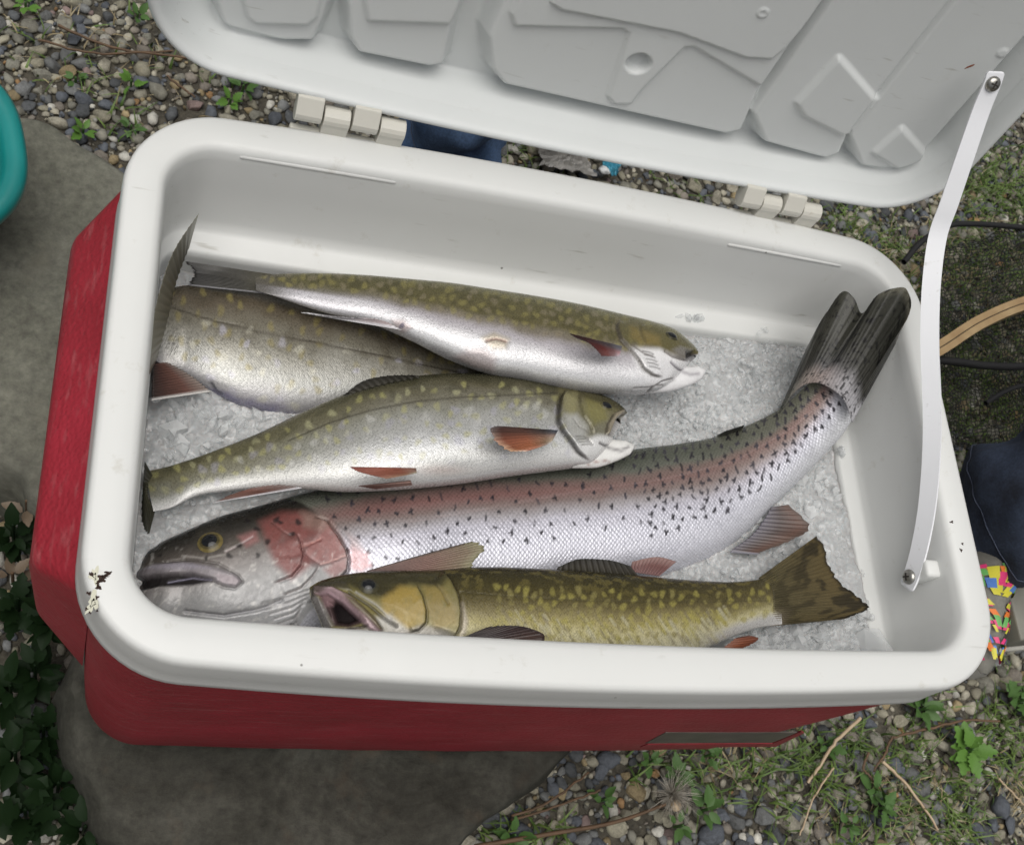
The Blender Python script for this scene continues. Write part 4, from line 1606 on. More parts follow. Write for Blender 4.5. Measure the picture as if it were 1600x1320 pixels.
# mouth: lower jaw loop, gape
f.patch([(1050, 546), (1062, 541), (1078, 546), (1088, 556), (1080, 560), (1060, 556)], H('787470', G), 4, .8, .0006)
f.patch([(1072, 549), (1085, 549), (1091, 560), (1082, 563), (1073, 558)], H('1e1c1c', 1), 3, .9, -.003, gloss=.1)  # near-black colour stands in for shade inside the mouth
f.groove([(1040, 548), (1052, 556), (1070, 562), (1092, 565)], 2.0, .0016, H('6a6462', G), .7)
f.groove([(1050, 566), (1062, 578), (1078, 585), (1090, 587)], 2.2, .0012, H('77727a', G), .9)
f.groove([(1012, 612), (1035, 596), (1050, 592)], 1.5, .0008, H('55504c', G), .8)
f.groove([(990, 607), (1012, 606), (1035, 602)], 1.5, .0006, H('706a66', G), .6)
f.stroke([(1094, 563), (1102, 570), (1106, 581), (1102, 592)], 2.0, H('3a3838', G), .8)
f.build()
def jawA(px, t):
    C = np.repeat(H('dcdbdc', G)[None], len(px), 0)
    d, _, _ = poly_dist(px, [(1048, 568), (1062, 579), (1078, 585), (1092, 584)])
    C = lerp3(C, np.broadcast_to(H('8d888e', G), C.shape), .7 * np.exp(-(d / 2.6) ** 2))
    d, _, _ = poly_dist(px, [(1094, 564), (1104, 572), (1107, 581), (1101, 590)])
    C = lerp3(C, np.broadcast_to(H('45424a', G), C.shape), .8 * np.exp(-(d / 2.5) ** 2))
    d, _, _ = poly_dist(px, [(1000, 607), (1035, 597), (1055, 591)])
    return lerp3(C, np.broadcast_to(H('6a655f', G), C.shape), .8 * np.exp(-(d / 1.6) ** 2))


f.jaw([(996, 592), (1040, 591), (1074, 587), (1102, 579)], [25, 23, 16, 8], -.042, jawA)
f.eye((1050, 525), 13, H('3a3826', G), H('5a5436', G), .62)
f.fin('pectoral_fin', [(972, 541), (968, 556)], [(889, 521), (896, 530), (915, 541), (940, 556)], (-0.017, -0.018), (-0.012, -0.014),
      grad_fin([(0, H('a8a4a8', G)), (.25, H('6a5c5c', G)), (.6, H('50302c', G)), (1, H('3c2422', G))], u_stops=[(0, (.45, .5, .55)), (.35, (.7, .7, .75)), (.7, (1.5, 1.0, 1.0)), (1, (2.4, 2.2, 2.3))]), rays=12, cup=.004, seed=3)
f.fin('anal_fin', [(628, 516), (604, 503), (586, 498)], [(470, 488), (520, 495), (560, 497)], (-0.034, -0.034, -0.034), (-0.040, -0.036, -0.034),
      grad_fin([(0, H('b8a8a8', G)), (1, H('a8a4a8', G))], lead=H('dedbde', G), lead_w=.4), rays=8, seed=4)
f.fin('caudal_fin', [(432, 430), (424, 442), (430, 460)], [(286, 408), (300, 425), (292, 446)], (-0.056, -0.056, -0.056), (-0.060, -0.060, -0.064),
      grad_fin([(0, H('5a5644', G)), (.4, H('4c4a44', G)), (1, H('3e3d3c', G))], trail=H('8f8e92', G), lead_w=.07), rays=18, seed=5, ragged=.05)

# ---- big rainbow trout
st = [((213, 898), (212, 925), -0.081), ((222, 874), (216, 960), -0.081), ((244, 853), (237, 985), -0.081), ((285, 832), (280, 988), -0.081), ((336, 810), (330, 1000), -0.080), ((400, 792), (396, 1008), -0.080), ((460, 775), (462, 1006), -0.080),
      ((530, 760), (536, 998), -0.080), ((610, 748), (618, 985), -0.077), ((700, 738), (714, 968), -0.077), ((800, 728), (818, 946), -0.076), ((900, 716), (922, 928), -0.075), ((990, 702), (1030, 906), -0.073), ((1060, 693), (1105, 878), -0.070),
      ((1120, 681), (1165, 836), -0.066), ((1172, 661), (1210, 790), -0.061), ((1210, 642), (1252, 750), -0.056), ((1236, 622), (1292, 708), -0.051), ((1256, 604), (1320, 676), -0.046), ((1272, 588), (1334, 650), -0.041), ((1282, 576), (1336, 636), -0.037)]
f = Fish('rainbow_trout', 'large silver rainbow trout with pink stripe, black specks and a red gill cover', st, [(0, .55), (.06, .62), (.25, .56), (.6, .52), (.85, .42), (1, .25)], M_RAINBOW, nS=900, nU=150, nL=26)
q0 = f.q.copy()
f.q = q0 - 0.11 * sstep(.33, .75, f.u)
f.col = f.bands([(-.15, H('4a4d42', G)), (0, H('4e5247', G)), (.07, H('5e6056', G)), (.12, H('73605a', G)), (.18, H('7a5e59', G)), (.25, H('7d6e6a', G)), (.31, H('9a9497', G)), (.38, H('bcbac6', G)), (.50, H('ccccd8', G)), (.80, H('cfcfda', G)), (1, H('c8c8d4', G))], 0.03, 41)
f.silver[:] = 0.45 * sstep(.27, .45, f.q) * .7 + .05
tl = sstep(.60, .95, f.u)
f.blend(.55 * tl * sstep(.22, -.05, f.q), H('6c6a5a', G))
f.blend(.5 * tl * np.exp(-((f.q - .28) / .14) ** 2), H('9a8078', G))
f.blend(.40 * tl * sstep(.45, .8, f.q), H('a8aca4', G))
f.blend(.32 * np.exp(-((f.q - .17) / .06) ** 2) * sstep(.2, .27, f.u) * sstep(.62, .40, f.u), H('8c5552', G))
f.blend(.35 * np.clip(fbm(f.skin[:, 0] / 22, f.skin[:, 1] / 9, 44), 0, 1) * sstep(.4, .7, f.q), H('e4e4ec', G))
f.q = q0
jag = .006 * vnoise(f.q * 14, f.q * 0, 3)
f.blend(.30 * sstep(.975, .995, f.u + jag), H('8a8284', G))
f.silver *= sstep(1.0, .95, f.u)
# black marks: little x, v and y strokes
r_ = np.random.default_rng(19)
hl = 545
idx = np.where(f.upmask & (f.q > .03) & (f.q < .66) & (f.px[:, 0] > 505))[0]
got = np.zeros((0, 2))
cnt = 0
for k in r_.permutation(idx)[:26000]:
    p = f.px[k]
    q = f.q[k]
    dens = 1.0 if q < .40 else max(0.0, 1 - (q - .40) / .18)
    if f.u[k] > .62:
        dens = max(dens, 1.0 if q < .62 else 0.3)
    if 0.36 < q and p[0] > 840 and f.u[k] < .62:
        dens *= .5
    if r_.random() > dens:
        continue
    md = 23 if f.u[k] < .62 else 15
    if len(got) and np.min(np.hypot(got[:, 0] - p[0], got[:, 1] - p[1])) < md * r_.uniform(.75, 1.25):
        continue
    got = np.vstack([got, p])
    L_ = r_.uniform(2.6, 6.0)
    a0 = r_.uniform(0.9, 2.0)
    L_ *= 1.25 if q < .2 or f.u[k] > .7 else 1.0
    cdk = H('26242a') * r_.uniform(.7, 2.2)
    e = lambda a, l: (p[0] + l * math.cos(a), p[1] + l * math.sin(a))
    f.stroke([e(a0 + math.pi, L_ * .7), tuple(p), e(a0 + r_.normal(0, .3), L_ * .8)], 1.9, cdk, r_.uniform(.6, .95))
    kind = r_.integers(0, 4)
    if kind != 0:
        f.stroke([tuple(p), e(a0 + r_.choice([-1, 1]) * r_.uniform(.9, 1.6), L_ * .7)], 1.9, cdk, .9)
    if kind == 2:
        f.stroke([tuple(p), e(a0 + math.pi + r_.choice([-1, 1]) * r_.uniform(.7, 1.3), L_ * .6)], 1.5, cdk, .8)
    cnt += 1
    if cnt > 460:
        break
# lateral line
f.groove([(640, 815), (760, 795), (900, 768), (1040, 748), (1150, 720), (1240, 668), (1290, 625)], 1.2, .0002, H('b89c9a', G), .16)
# head without scales
headL = [(200, 860), (300, 790), (420, 770), (470, 785), (510, 808), (535, 840), (545, 868), (542, 893), (520, 925), (480, 960), (440, 1020), (200, 1020)]
f.patch(headL, None, 4, 1, 0, 0, 1, scaly=0.0, silver=0.12)
hp = region(f.px, headL, 3)
hc = np.stack([np.interp(f.px[:, 1] - (1075 - f.px[:, 0] * .36 - 145) * 0 + (f.px[:, 0] - 330) * .30, [795, 835, 860, 890, 930, 1000], [H('1c1c18', G)[k], H('2e2b26', G)[k], H('5c544d', G)[k], H('807a77', G)[k], H('979696', G)[k], H('a4a4a6', G)[k]]) for k in range(3)], 1)
mot = 1 + .16 * fbm(f.skin[:, 0] / 6, f.skin[:, 1] / 6, 51)
f.blend(hp, hc * mot[:, None])
f.patch([(405, 815), (440, 800), (475, 800), (515, 815), (538, 848), (542, 868), (520, 882), (485, 884), (455, 905), (430, 880), (418, 850)], H('84443f', G), 9, .85, 0, .45, 8)
f.patch([(470, 800), (505, 806), (520, 822), (500, 832), (475, 822)], H('8c7468', G), 8, .7, 0, .3, 9)
f.patch([(372, 838), (400, 828), (405, 845), (385, 855)], H('a06a68', G), 6, .7)
f.patch([(505, 890), (540, 872), (542, 890), (520, 905)], H('9c5550', G), 6, .6)
f.patch([(550, 850), (575, 865), (580, 885), (565, 893), (548, 890), (545, 868)], H('c8a0a2', G), 6, .9, 0, .3, 3, scaly=.1)
f.patch([(540, 830), (560, 842), (568, 858), (548, 855)], H('b09a98', G), 6, .6, 0, 0, 1, scaly=.2)
# cheek silver dust
f.blend(hp * .35 * sstep(.25, .6, fbm(f.skin[:, 0] / 2.2, f.skin[:, 1] / 2.2, 61, 3)) * sstep(840, 880, f.px[:, 1]), H('d6d2cc', G))
# gill covers, jaw, throat
f.edge([(488, 806), (510, 815), (526, 836), (540, 858), (544, 874), (542, 892), (528, 906), (505, 925), (478, 945)], 1, .0030, 30, H('3f2c2c', G), .75, 2.6)
f.edge([(462, 832), (470, 848), (474, 866), (470, 884), (456, 900), (424, 912)], 1, .0014, 22, H('6b4444', G), .7, 1.8)
f.groove([(468, 853), (482, 851), (500, 843)], 1.3, .0006, H('c88a80', G), .6)
f.groove([(470, 858), (485, 872), (500, 882)], 1.3, .0006, H('6b3a38', G), .6)
f.groove([(500, 882), (520, 876), (541, 868)], 1.3, .0006, H('d09a90', G), .5)
f.groove([(425, 815), (445, 832), (462, 842)], 1.4, .0006, H('6b4440', G), .6)
f.edge([(498, 884), (488, 900), (470, 918), (440, 930)], 1, .0010, 18, H('8a7a78', G), .5, 1.6)
for k in range(8):
    y = 925 + k * 8
    f.groove([(410 + k * 6, y + 18), (450 + k * 3, y + 8), (490 - k * 5, y - 6)], 1.6, .0005, H('8f8b8b', G), .45)
f.groove([(290, 955), (350, 962), (405, 952), (440, 938)], 3.0, .0012, H('77757a', G), .6)
# mouth: dark gape, upper lip and the long maxilla
f.patch([(212, 905), (240, 898), (300, 896), (335, 905), (300, 912), (250, 914), (215, 922)], H('1e1a1b', G), 3, .95, -.0028, gloss=.1)  # shade of the mouth slit painted into the skin colour
f.patch([(214, 893), (240, 882), (285, 878), (330, 884), (365, 895), (378, 907), (370, 917), (350, 914), (320, 903), (280, 896), (235, 899), (214, 906)], H('857e84', G), 4, .75, .0014, .35, 5)
f.patch([(225, 888), (260, 880), (300, 880), (330, 888), (300, 889), (250, 890)], H('a8a2b2', G), 4, .35)
f.patch([(335, 896), (365, 900), (376, 908), (366, 915), (345, 910)], H('94848a', G), 4, .5)
f.groove([(255, 878), (300, 874), (340, 880), (372, 898), (379, 908)], 1.8, .0010, H('3a3434', G), .5)
f.groove([(330, 907), (350, 917), (368, 919), (379, 909)], 1.6, .0008, H('4a4444', G), .5)
f.groove([(262, 908), (300, 901), (330, 905)], 1.5, .0004, H('8a869a', G), .8)
# around the eye
f.patch([(300, 846), (310, 826), (340, 822), (355, 840), (350, 862), (325, 868), (305, 860)], H('3c3830', G), 6, .6)
f.groove([(352, 862), (372, 852), (395, 838)], 1.5, .0004, H('c0b0b0', G), .6)
f.stroke([(285, 868), (320, 872), (352, 866)], 1.8, H('9a948e', G), .6)
for p, r in [((466, 816), 5), ((457, 834), 4.5), ((418, 846), 4.8), ((358, 868), 4.5), ((374, 852), 4.2), ((403, 867), 4.2), ((401, 826), 4.2), ((432, 812), 5), ((387, 814), 4), ((250, 868), 3), ((322, 872), 3), ((438, 816), 3.5), ((460, 786), 4)]:
    f.dot(p, r, H('221e1e', G), .85, 1.2)
f.build()
f.eye((327, 846), 24, H('6e6030', G), H('4a4226', G), .50, .92, .35)
f.fin('pectoral_fin', [(572, 892), (600, 902)], [(727, 849), (742, 848), (757, 855), (742, 880), (735, 895)], (-0.046, -0.046), (-0.036, -0.042),
      grad_fin([(0, H('8a7470', G)), (.5, H('84665c', G)), (.85, H('7c6c56', G)), (1, H('8a8666', G))], lead=H('6a5a52', G), lead_w=.05), rays=13, seed=6, cup=.003, ragged=.05)
f.fin('pelvic_fin', [(1030, 900), (985, 893)], [(1057, 877), (1030, 870), (988, 877)], (-0.044, -0.044), (-0.042, -0.042),
      grad_fin([(0, H('7a5a58', G)), (.5, H('6c4440', G)), (1, H('8a6a64', G))]), rays=11, seed=7)
f.fin('anal_fin', [(1206, 792), (1180, 830), (1140, 862)], [(1234, 788), (1266, 828), (1246, 840), (1182, 866)], (-0.058, -0.058, -0.060), (-0.052, -0.050, -0.054),
      grad_fin([(0, H('6a6670', G)), (.4, H('564a48', G)), (.8, H('644a40', G)), (1, H('584840', G))], trail=H('85828c', G), lead_w=.05), rays=14, seed=8, ragged=.06)
f.fin('adipose_fin', [(1158, 667), (1120, 680)], [(1163, 664), (1150, 668), (1132, 674)], (-0.058, -0.062), (-0.050, -0.056), grad_fin([(0, H('4a4a44', G)), (1, H('2c2c2a', G))]), rays=5, seed=9, thick=.0015, ripple=.0001)


def tailD(U, Vv):
    C = lerp3(np.broadcast_to(H('33322e', G), U.shape + (3,)), np.broadcast_to(H('3b3b33', G), U.shape + (3,)), Vv)
    C = C * (1 + .35 * fbm(U * 5, Vv * 3, 3, 3)[..., None])
    C = lerp3(C, np.broadcast_to(H('98937e', G), C.shape), sstep(.90, 1.0, Vv) * sstep(.45, .9, U) * .75)
    root_ = np.stack([np.interp(U, [0, .15, .45, .7, 1], [H(h_, G)[k] for h_ in ('4a4c42', '62625a', '857670', '9a979b', 'a3a2a6')]) for k in range(3)], -1)
    root_ = root_ * (1 + .15 * vnoise(U * 60, Vv * 60, 12)[..., None])
    C = lerp3(C, np.broadcast_to(H('6c6a70', G), C.shape), sstep(.45, .0, Vv) * np.exp(-((U - .5) / .12) ** 2) * .9)
    C = lerp3(C, np.broadcast_to(H('161617', G), C.shape), np.exp(-((U - .50 - .06 * Vv) / .030) ** 2) * .8 * sstep(.05, .3, Vv))
    C = lerp3(C, np.broadcast_to(H('1c1b1c', G), C.shape), sstep(.05, .0, np.minimum(U, 1 - U)) * .7)
    C = lerp3(C, root_, sstep(.30, .10, Vv + .05 * vnoise(U * 18, Vv * 0, 7)))
    sp_ = vnoise(U * 40, Vv * 44, 5) + .3 * vnoise(U * 90, Vv * 90, 6)
    return lerp3(C, np.broadcast_to(H('141314', G), C.shape), sstep(.42, .62, sp_) * .85)


f.fin('caudal_fin', [(1216, 645), (1240, 615), (1256, 602), (1275, 598), (1296, 606), (1316, 622), (1332, 660)], [(1262, 540), (1296, 484), (1329, 451), (1341, 462), (1352, 484), (1379, 455), (1402, 446), (1420, 446), (1426, 458), (1400, 536)],
      (-0.044, -0.0345, -0.0325, -0.0315, -0.0315, -0.0320, -0.036), (-0.028, -0.010, 0.002, 0.000, 0.000, 0.008, 0.013, 0.016, 0.014, -0.008), tailD, rays=34, seed=10, ripple=.00014, thick=.0008, nv_=90, cup=-.004, grain=.09)

# ---- middle trout, head to the right
st = [((979, 645), (970, 662), -0.048), ((974, 640), (960, 680), -0.048), ((962, 632), (944, 705), -0.049), ((944, 623), (926, 724), -0.050), ((912, 612), (900, 730), -0.050), ((870, 602), (862, 735), -0.050), ((806, 590), (800, 743), -0.050), ((725, 587), (728, 754), -0.051),
      ((650, 590), (655, 762), -0.052), ((590, 600), (600, 766), -0.053), ((534, 618), (540, 768), -0.055), ((470, 645), (478, 764), -0.057), ((405, 676), (420, 764), -0.060), ((340, 702), (355, 768), -0.063), ((290, 720), (305, 776), -0.066), ((255, 730), (268, 794), -0.069), ((226, 736), (240, 800), -0.072)]
f = Fish('brook_trout', 'pale spotted trout across the middle of the cooler with an orange side fin', st, [(0, .5), (.08, .54), (.4, .54), (.8, .44), (1, .32)], M_BROOK, nS=660, nU=120, roll=.22)
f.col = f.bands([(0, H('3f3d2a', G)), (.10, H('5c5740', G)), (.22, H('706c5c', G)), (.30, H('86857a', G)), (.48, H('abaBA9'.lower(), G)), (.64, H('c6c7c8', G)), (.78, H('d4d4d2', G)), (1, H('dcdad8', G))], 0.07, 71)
tl = sstep(.5, .85, f.u)
f.blend(.8 * tl * sstep(.95, .55, f.q), H('6b6748', G))
f.blend(.5 * tl * sstep(.35, .1, f.q), H('4a4630', G))
f.silver[:] = .26 * sstep(.2, .5, f.q) * (1 - .5 * tl)
f.blend(.4 * sstep(.05, .4, fbm(f.skin[:, 0] / 6, f.skin[:, 1] / 4, 73)) * sstep(.4, .15, f.q), H('3c3a26', G))
f.blend(.35 * sstep(.1, .5, fbm(f.skin[:, 0] / 12, f.skin[:, 1] / 7, 74)) * sstep(.25, .5, f.q) * sstep(.8, .6, f.q), H('8a8c80', G))
scatter_spots(f, 110, 5.0, H('a8a45c', G), (.08, .72), (.12, 1), .5, 19, 8, 1.0, color2=H('b0ae80', G))
scatter_spots(f, 70, 6.0, H('c9c8c4', G), (.28, .8), (.15, .9), .35, 22, 9, 1.0, color2=H('a9a6bc', G))
f.blend(.5 * np.exp(-((f.px[:, 0] - 700) / 60) ** 2 - ((f.px[:, 1] - 722) / 12) ** 2), H('8d8f8c', G))
f.blend(.35 * np.exp(-((f.px[:, 0] - 690) / 40) ** 2 - ((f.px[:, 1] - 735) / 8) ** 2), H('b08878', G))
f.groove([(881, 612), (800, 617), (720, 620), (650, 627), (580, 640), (520, 658), (450, 688)], 1.6, .00035, H('3c382c', G), .7)
f.scaly[:] = sstep(.10, .17, f.u)
# head
hd = [(872, 602), (912, 610), (950, 624), (975, 642), (985, 655), (962, 680), (935, 690), (905, 690), (888, 672), (875, 650)]
f.patch(hd, H('6a6440', G), 8, .8, 0, .3, 4, scaly=0.)
f.patch([(880, 615), (900, 613), (902, 640), (890, 655), (878, 640)], H('8a8458', G), 7, .75, 0, .4, 5)
f.patch([(915, 618), (945, 634), (950, 655), (925, 665), (912, 645)], H('7c7636', G), 7, .75, 0, .4, 6)
f.patch([(880, 650), (900, 648), (918, 665), (915, 690), (898, 692), (884, 672)], H('b4b4b0', G), 7, .8, 0, .3, 7)
f.patch([(905, 690), (935, 680), (965, 682), (990, 695), (984, 712), (950, 725), (905, 728), (888, 712)], H('e2e1e0', G), 6, .9)
f.patch([(905, 612), (950, 624), (972, 641), (945, 632), (910, 622)], H('3e3a24', G), 4, .7)
f.edge([(884, 606), (876, 622), (873, 640), (872, 659), (880, 675), (892, 690), (903, 706), (922, 722)], -1, .0024, 20, H('2a2624', G), .85, 2.8)
f.edge([(905, 612), (906, 632), (912, 650), (922, 664), (928, 680)], -1, .0009, 14, H('4a462e', G), .55, 2.0)
for k in range(4):
    f.groove([(898 + k * 3, 683 + k * 4), (910 + k * 3, 682 + k * 4), (920 + k * 2, 686 + k * 3)], 1.2, .0005, H('66635e', G), .7)
f.groove([(895, 655), (905, 668), (920, 676)], 1.3, .0005, H('77746e', G), .6)
# gape: open mouth between the maxilla and the lower jaw
f.patch([(952, 679), (962, 655), (974, 645), (985, 650), (986, 672), (976, 684), (962, 684)], H('8a7f7a', G), 3, .9, -.004)
f.patch([(966, 660), (980, 655), (985, 672), (974, 682), (962, 680)], H('4a4440', G), 4, .8, -.004)  # dark colour adds the shade of the open mouth
f.patch([(946, 678), (950, 660), (960, 646), (974, 640), (976, 646), (964, 656), (958, 679)], H('8f8470', G), 2.5, .85, .0018)
f.groove([(946, 678), (949, 662), (958, 648)], 1.4, .0008, H('3a3428', G), .8)
f.groove([(938, 692), (952, 700), (970, 704), (980, 698)], 2.2, .0012, H('6a6668', G), .9)
f.groove([(925, 724), (945, 718), (952, 720)], 1.3, .0006, H('9a7068', G), .6)
f.stroke([(978, 681), (989, 688), (994, 698), (988, 708)], 1.8, H('4a4846', G), .7)
f.build()
def jawC(px, t):
    C = np.repeat(H('deddda', G)[None], len(px), 0)
    d, _, _ = poly_dist(px, [(936, 691), (952, 700), (970, 704), (982, 698)])
    C = lerp3(C, np.broadcast_to(H('6e6a6c', G), C.shape), .8 * np.exp(-(d / 2.6) ** 2))
    d, _, _ = poly_dist(px, [(976, 681), (989, 687), (996, 697), (989, 710)])
    C = lerp3(C, np.broadcast_to(H('504e4c', G), C.shape), .75 * np.exp(-(d / 2.2) ** 2))
    d, _, _ = poly_dist(px, [(918, 726), (940, 719), (952, 721)])
    return lerp3(C, np.broadcast_to(H('9a7068', G), C.shape), .7 * np.exp(-(d / 1.5) ** 2))


f.jaw([(890, 706), (928, 707), (960, 703), (990, 697)], [27, 25, 18, 9], -.046, jawC)
f.eye((948, 634), 14, H('5c5836', G), H('4a4630', G), .6, .8)
f.fin('pectoral_fin', [(872, 672), (862, 692)], [(775, 665), (764, 670), (768, 690), (786, 706), (820, 706)], (-0.021, -0.022), (-0.018, -0.019),
      grad_fin([(0, H('b4aea8', G)), (.2, H('8a7464', G)), (.5, H('8f5a40', G)), (.85, H('7f4c36', G)), (1, H('b0937e', G))],
               u_stops=[(0, (.22, .28, .38)), (.22, (.3, .32, .38)), (.4, (.9, .75, .7)), (.75, (1.3, 1.2, 1.0)), (1, (1.8, 2.0, 2.2))]), rays=13, cup=.003, seed=12, ragged=.05)
f.fin('pelvic_fin', [(650, 731), (652, 739)], [(546, 729), (556, 737), (576, 744), (604, 748)], (-0.028, -0.029), (-0.026, -0.028),
      grad_fin([(0, H('b08a7a', G)), (.3, H('985844', G)), (1, H('84483a', G))], u_stops=[(0, (.7, .5, .5)), (.1, (1, 1, 1)), (.7, (1.1, 1.3, 1.3)), (1, (1.5, 2.6, 2.6))]), rays=10, seed=13, cup=.002)
f.fin('pelvic_fin', [(642, 753), (644, 757)], [(560, 759), (588, 764)], (-0.034, -0.038), (-0.034, -0.038), grad_fin([(0, H('8a6a60', G)), (1, H('5a3a34', G))]), rays=7, seed=14)
f.fin('anal_fin', [(472, 762), (430, 758), (392, 762)], [(334, 785), (350, 778), (366, 772)], (-0.048, -0.046, -0.048), (-0.050, -0.049, -0.050),
      grad_fin([(0, H('84706a', G)), (.4, H('6a4034', G)), (1, H('7a5a50', G))], lead=H('cfccd0', G), lead_w=.16), rays=11, seed=15)
f.fin('dorsal_fin', [(655, 590), (600, 600), (545, 616)], [(648, 586), (607, 587), (566, 596), (536, 618)], (-0.044, -0.046, -0.050), (-0.042, -0.042, -0.045, -0.050), grad_fin([(0, H('45423a', G)), (1, H('2c2a26', G))]), rays=11, seed=16)
f.fin('caudal_fin', [(238, 742), (228, 765), (242, 798)], [(226, 720), (222, 790), (224, 868)], (-0.070, -0.070, -0.072), (-0.066, -0.076, -0.080), grad_fin([(0, H('3f3d2c', G)), (1, H('26261f', G))]), rays=14, seed=17)

# ---- front trout with its mouth open
st = [((484, 917), (486, 935), -0.045), ((494, 910), (497, 960), -0.045), ((512, 903), (513, 998), -0.045), ((552, 895), (549, 1022), -0.045), ((612, 892), (610, 1035), -0.045), ((672, 891), (668, 1043), -0.045), ((741, 886), (740, 1048), -0.045), ((835, 888), (832, 1050), -0.045),
      ((960, 896), (955, 1045), -0.045), ((1030, 902), (1026, 1036), -0.045), ((1097, 907), (1095, 1018), -0.045), ((1150, 908), (1152, 993), -0.045), ((1185, 904), (1190, 981), -0.045), ((1215, 895), (1222, 976), -0.045)]
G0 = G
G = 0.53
f = Fish('brook_trout', 'yellow spotted trout with gaping mouth lying along the front wall', st, [(0, .5), (.1, .6), (.4, .58), (.8, .46), (1, .22)], M_BROOK, nS=640, nU=120)
f.col = f.bands([(0, H('3a3418', G)), (.11, H('4c441e', G)), (.24, H('5e5428', G)), (.34, H('796c3a', G)), (.44, H('a3955a', G)), (.53, H('c8ba70', G)), (.63, H('e4d99c', G)), (1, H('f4efd4', G))], 0.06, 81)
f.blend(.55 * sstep(.62, .9, f.u) * sstep(.75, .45, f.q), H('5e5430', G))
f.blend(.85 * sstep(.70, .9, f.u) * sstep(.66, .85, f.q), H('d4d2d4', G))
f.silver[:] = .14 * sstep(.35, .6, f.q)
f.blend(.5 * sstep(0., .35, fbm(f.skin[:, 0] / 3.5, f.skin[:, 1] / 2.6, 83, 3)) * sstep(.34, .12, f.q) * (f.px[:, 0] > 690), H('8a7c34', G))
scatter_spots(f, 240, 4.3, H('b8ac44', G), (.18, .72), (.34, 1), .75, 15, 10, .8, color2=H('a89c50', G))
# slanted pale and grey flecks low on the flank
r_ = np.random.default_rng(5)
idx = np.where(f.upmask & (f.q > .45) & (f.q < .88) & (f.u > .33) & (f.u < .85))[0]
for k in r_.permutation(idx)[:230]:
    p = f.px[k]
    L_ = r_.uniform(8, 18)
    f.stroke([(p[0] - L_ * .35, p[1] - L_ * .5), (p[0] + L_ * .35, p[1] + L_ * .5)], r_.uniform(1.8, 3.2), [H('dcd6ae', G), H('9a8f70', G), H('c4b850', G)][r_.integers(0, 3)], r_.uniform(.3, .6))
f.groove([(720, 925), (800, 932), (900, 938), (1000, 940), (1100, 940), (1200, 938)], 1.2, .0002, H('4a4428', G), .4)
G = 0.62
# head
hd = [(480, 900), (560, 885), (672, 885), (700, 905), (718, 940), (722, 975), (708, 1000), (640, 1040), (470, 1040)]
f.patch(hd, H('8f8444', G), 5, .9, 0, .0, 1, scaly=0.)
f.patch([(484, 925), (505, 900), (552, 890), (612, 887), (680, 887), (702, 905), (690, 918), (640, 912), (605, 935), (575, 930), (545, 915), (515, 918)], H('35311e', G), 7, .9, 0, .2, 3)
f.patch([(595, 935), (625, 915), (650, 918), (665, 950), (660, 975), (640, 985), (600, 958)], H('a88c30', .8), 7, .8, 0, 1.0, 5)
f.patch([(662, 915), (690, 920), (712, 950), (712, 975), (680, 985), (668, 955)], H('98823a', .75), 7, .75, 0, 1.0, 6)
f.patch([(575, 965), (610, 960), (640, 985), (660, 980), (690, 985), (708, 990), (690, 1010), (600, 1015), (560, 1000)], H('d2cec6', G), 7, .9, 0, .3, 8)
f.patch([(625, 990), (660, 975), (700, 985), (700, 1005), (640, 1012)], H('b0aaa0', G), 6, .7, 0, .5, 9)
f.patch([(722, 940), (732, 970), (728, 990), (716, 1000), (722, 970)], H('c8bcae', G), 4, .7)
f.edge([(690, 892), (705, 908), (716, 930), (720, 955), (718, 980), (708, 1000)], 1, .0024, 24, H('3a321c', G), .8, 2.8)
f.edge([(650, 910), (660, 930), (666, 952), (666, 972), (655, 984), (638, 988)], 1, .0013, 18, H('34301c', G), .75, 2.2)
f.groove([(672, 905), (690, 925), (700, 945)], 1.4, .0005, H('55492a', G), .5)
for k in range(6):
    f.groove([(655 + k * 7, 994 + (k % 2) * 3), (668 + k * 7, 998), (680 + k * 5, 1004)], 1.2, .0006, H('5a554c', G), .7)
# the gape
f.patch([(496, 925), (518, 924), (540, 938), (560, 958), (570, 972), (545, 980), (520, 978), (506, 955)], H('5e484c', G), 3, .95, -.0016, gloss=.35)
f.patch([(512, 940), (530, 938), (550, 955), (562, 968), (545, 976), (524, 974)], H('1a1516', G), 4, .98, -.0020, gloss=.05)  # shade deep in the mouth painted as dark colour; the carving is shallow
f.patch([(478, 922), (490, 922), (503, 942), (520, 990), (520, 1010), (496, 1010)], H('8a8584', G), 3, .95)
f.patch([(500, 928), (516, 922), (524, 932), (516, 945), (506, 948)], H('a07c80', G), 4, .8)
f.patch([(492, 917), (520, 918), (545, 930), (568, 950), (588, 970), (597, 984), (590, 990), (575, 982), (555, 962), (535, 942), (512, 928), (492, 930)], H('b898a0', G), 2.5, .9, .0022)
f.patch([(535, 928), (560, 942), (585, 964), (598, 982), (592, 984), (570, 962), (548, 944)], H('6a6030', G), 2.5, .85, .0006)
f.patch([(486, 918), (505, 908), (540, 910), (550, 922), (520, 918), (496, 928), (486, 936)], H('4a4434', G), 3, .8, .0006)
f.groove([(545, 925), (575, 944), (600, 965), (620, 978)], 2.2, .0010, H('3f3a34', G), .8)
f.groove([(556, 925), (588, 945), (612, 968)], 1.6, .0004, H('b4b2b0', G), .7)
f.patch([(470, 992), (520, 984), (560, 980), (590, 990), (640, 1005), (560, 1010), (470, 1010)], H('d4ccc6', G), 3, .9, .0010)
f.groove([(472, 993), (510, 986), (545, 982), (572, 978)], 2.2, .0014, H('4a3f38', G), .85)
f.patch([(488, 960), (506, 952), (520, 978), (495, 984)], H('8f8a88', G), 4, .8)
f.build()
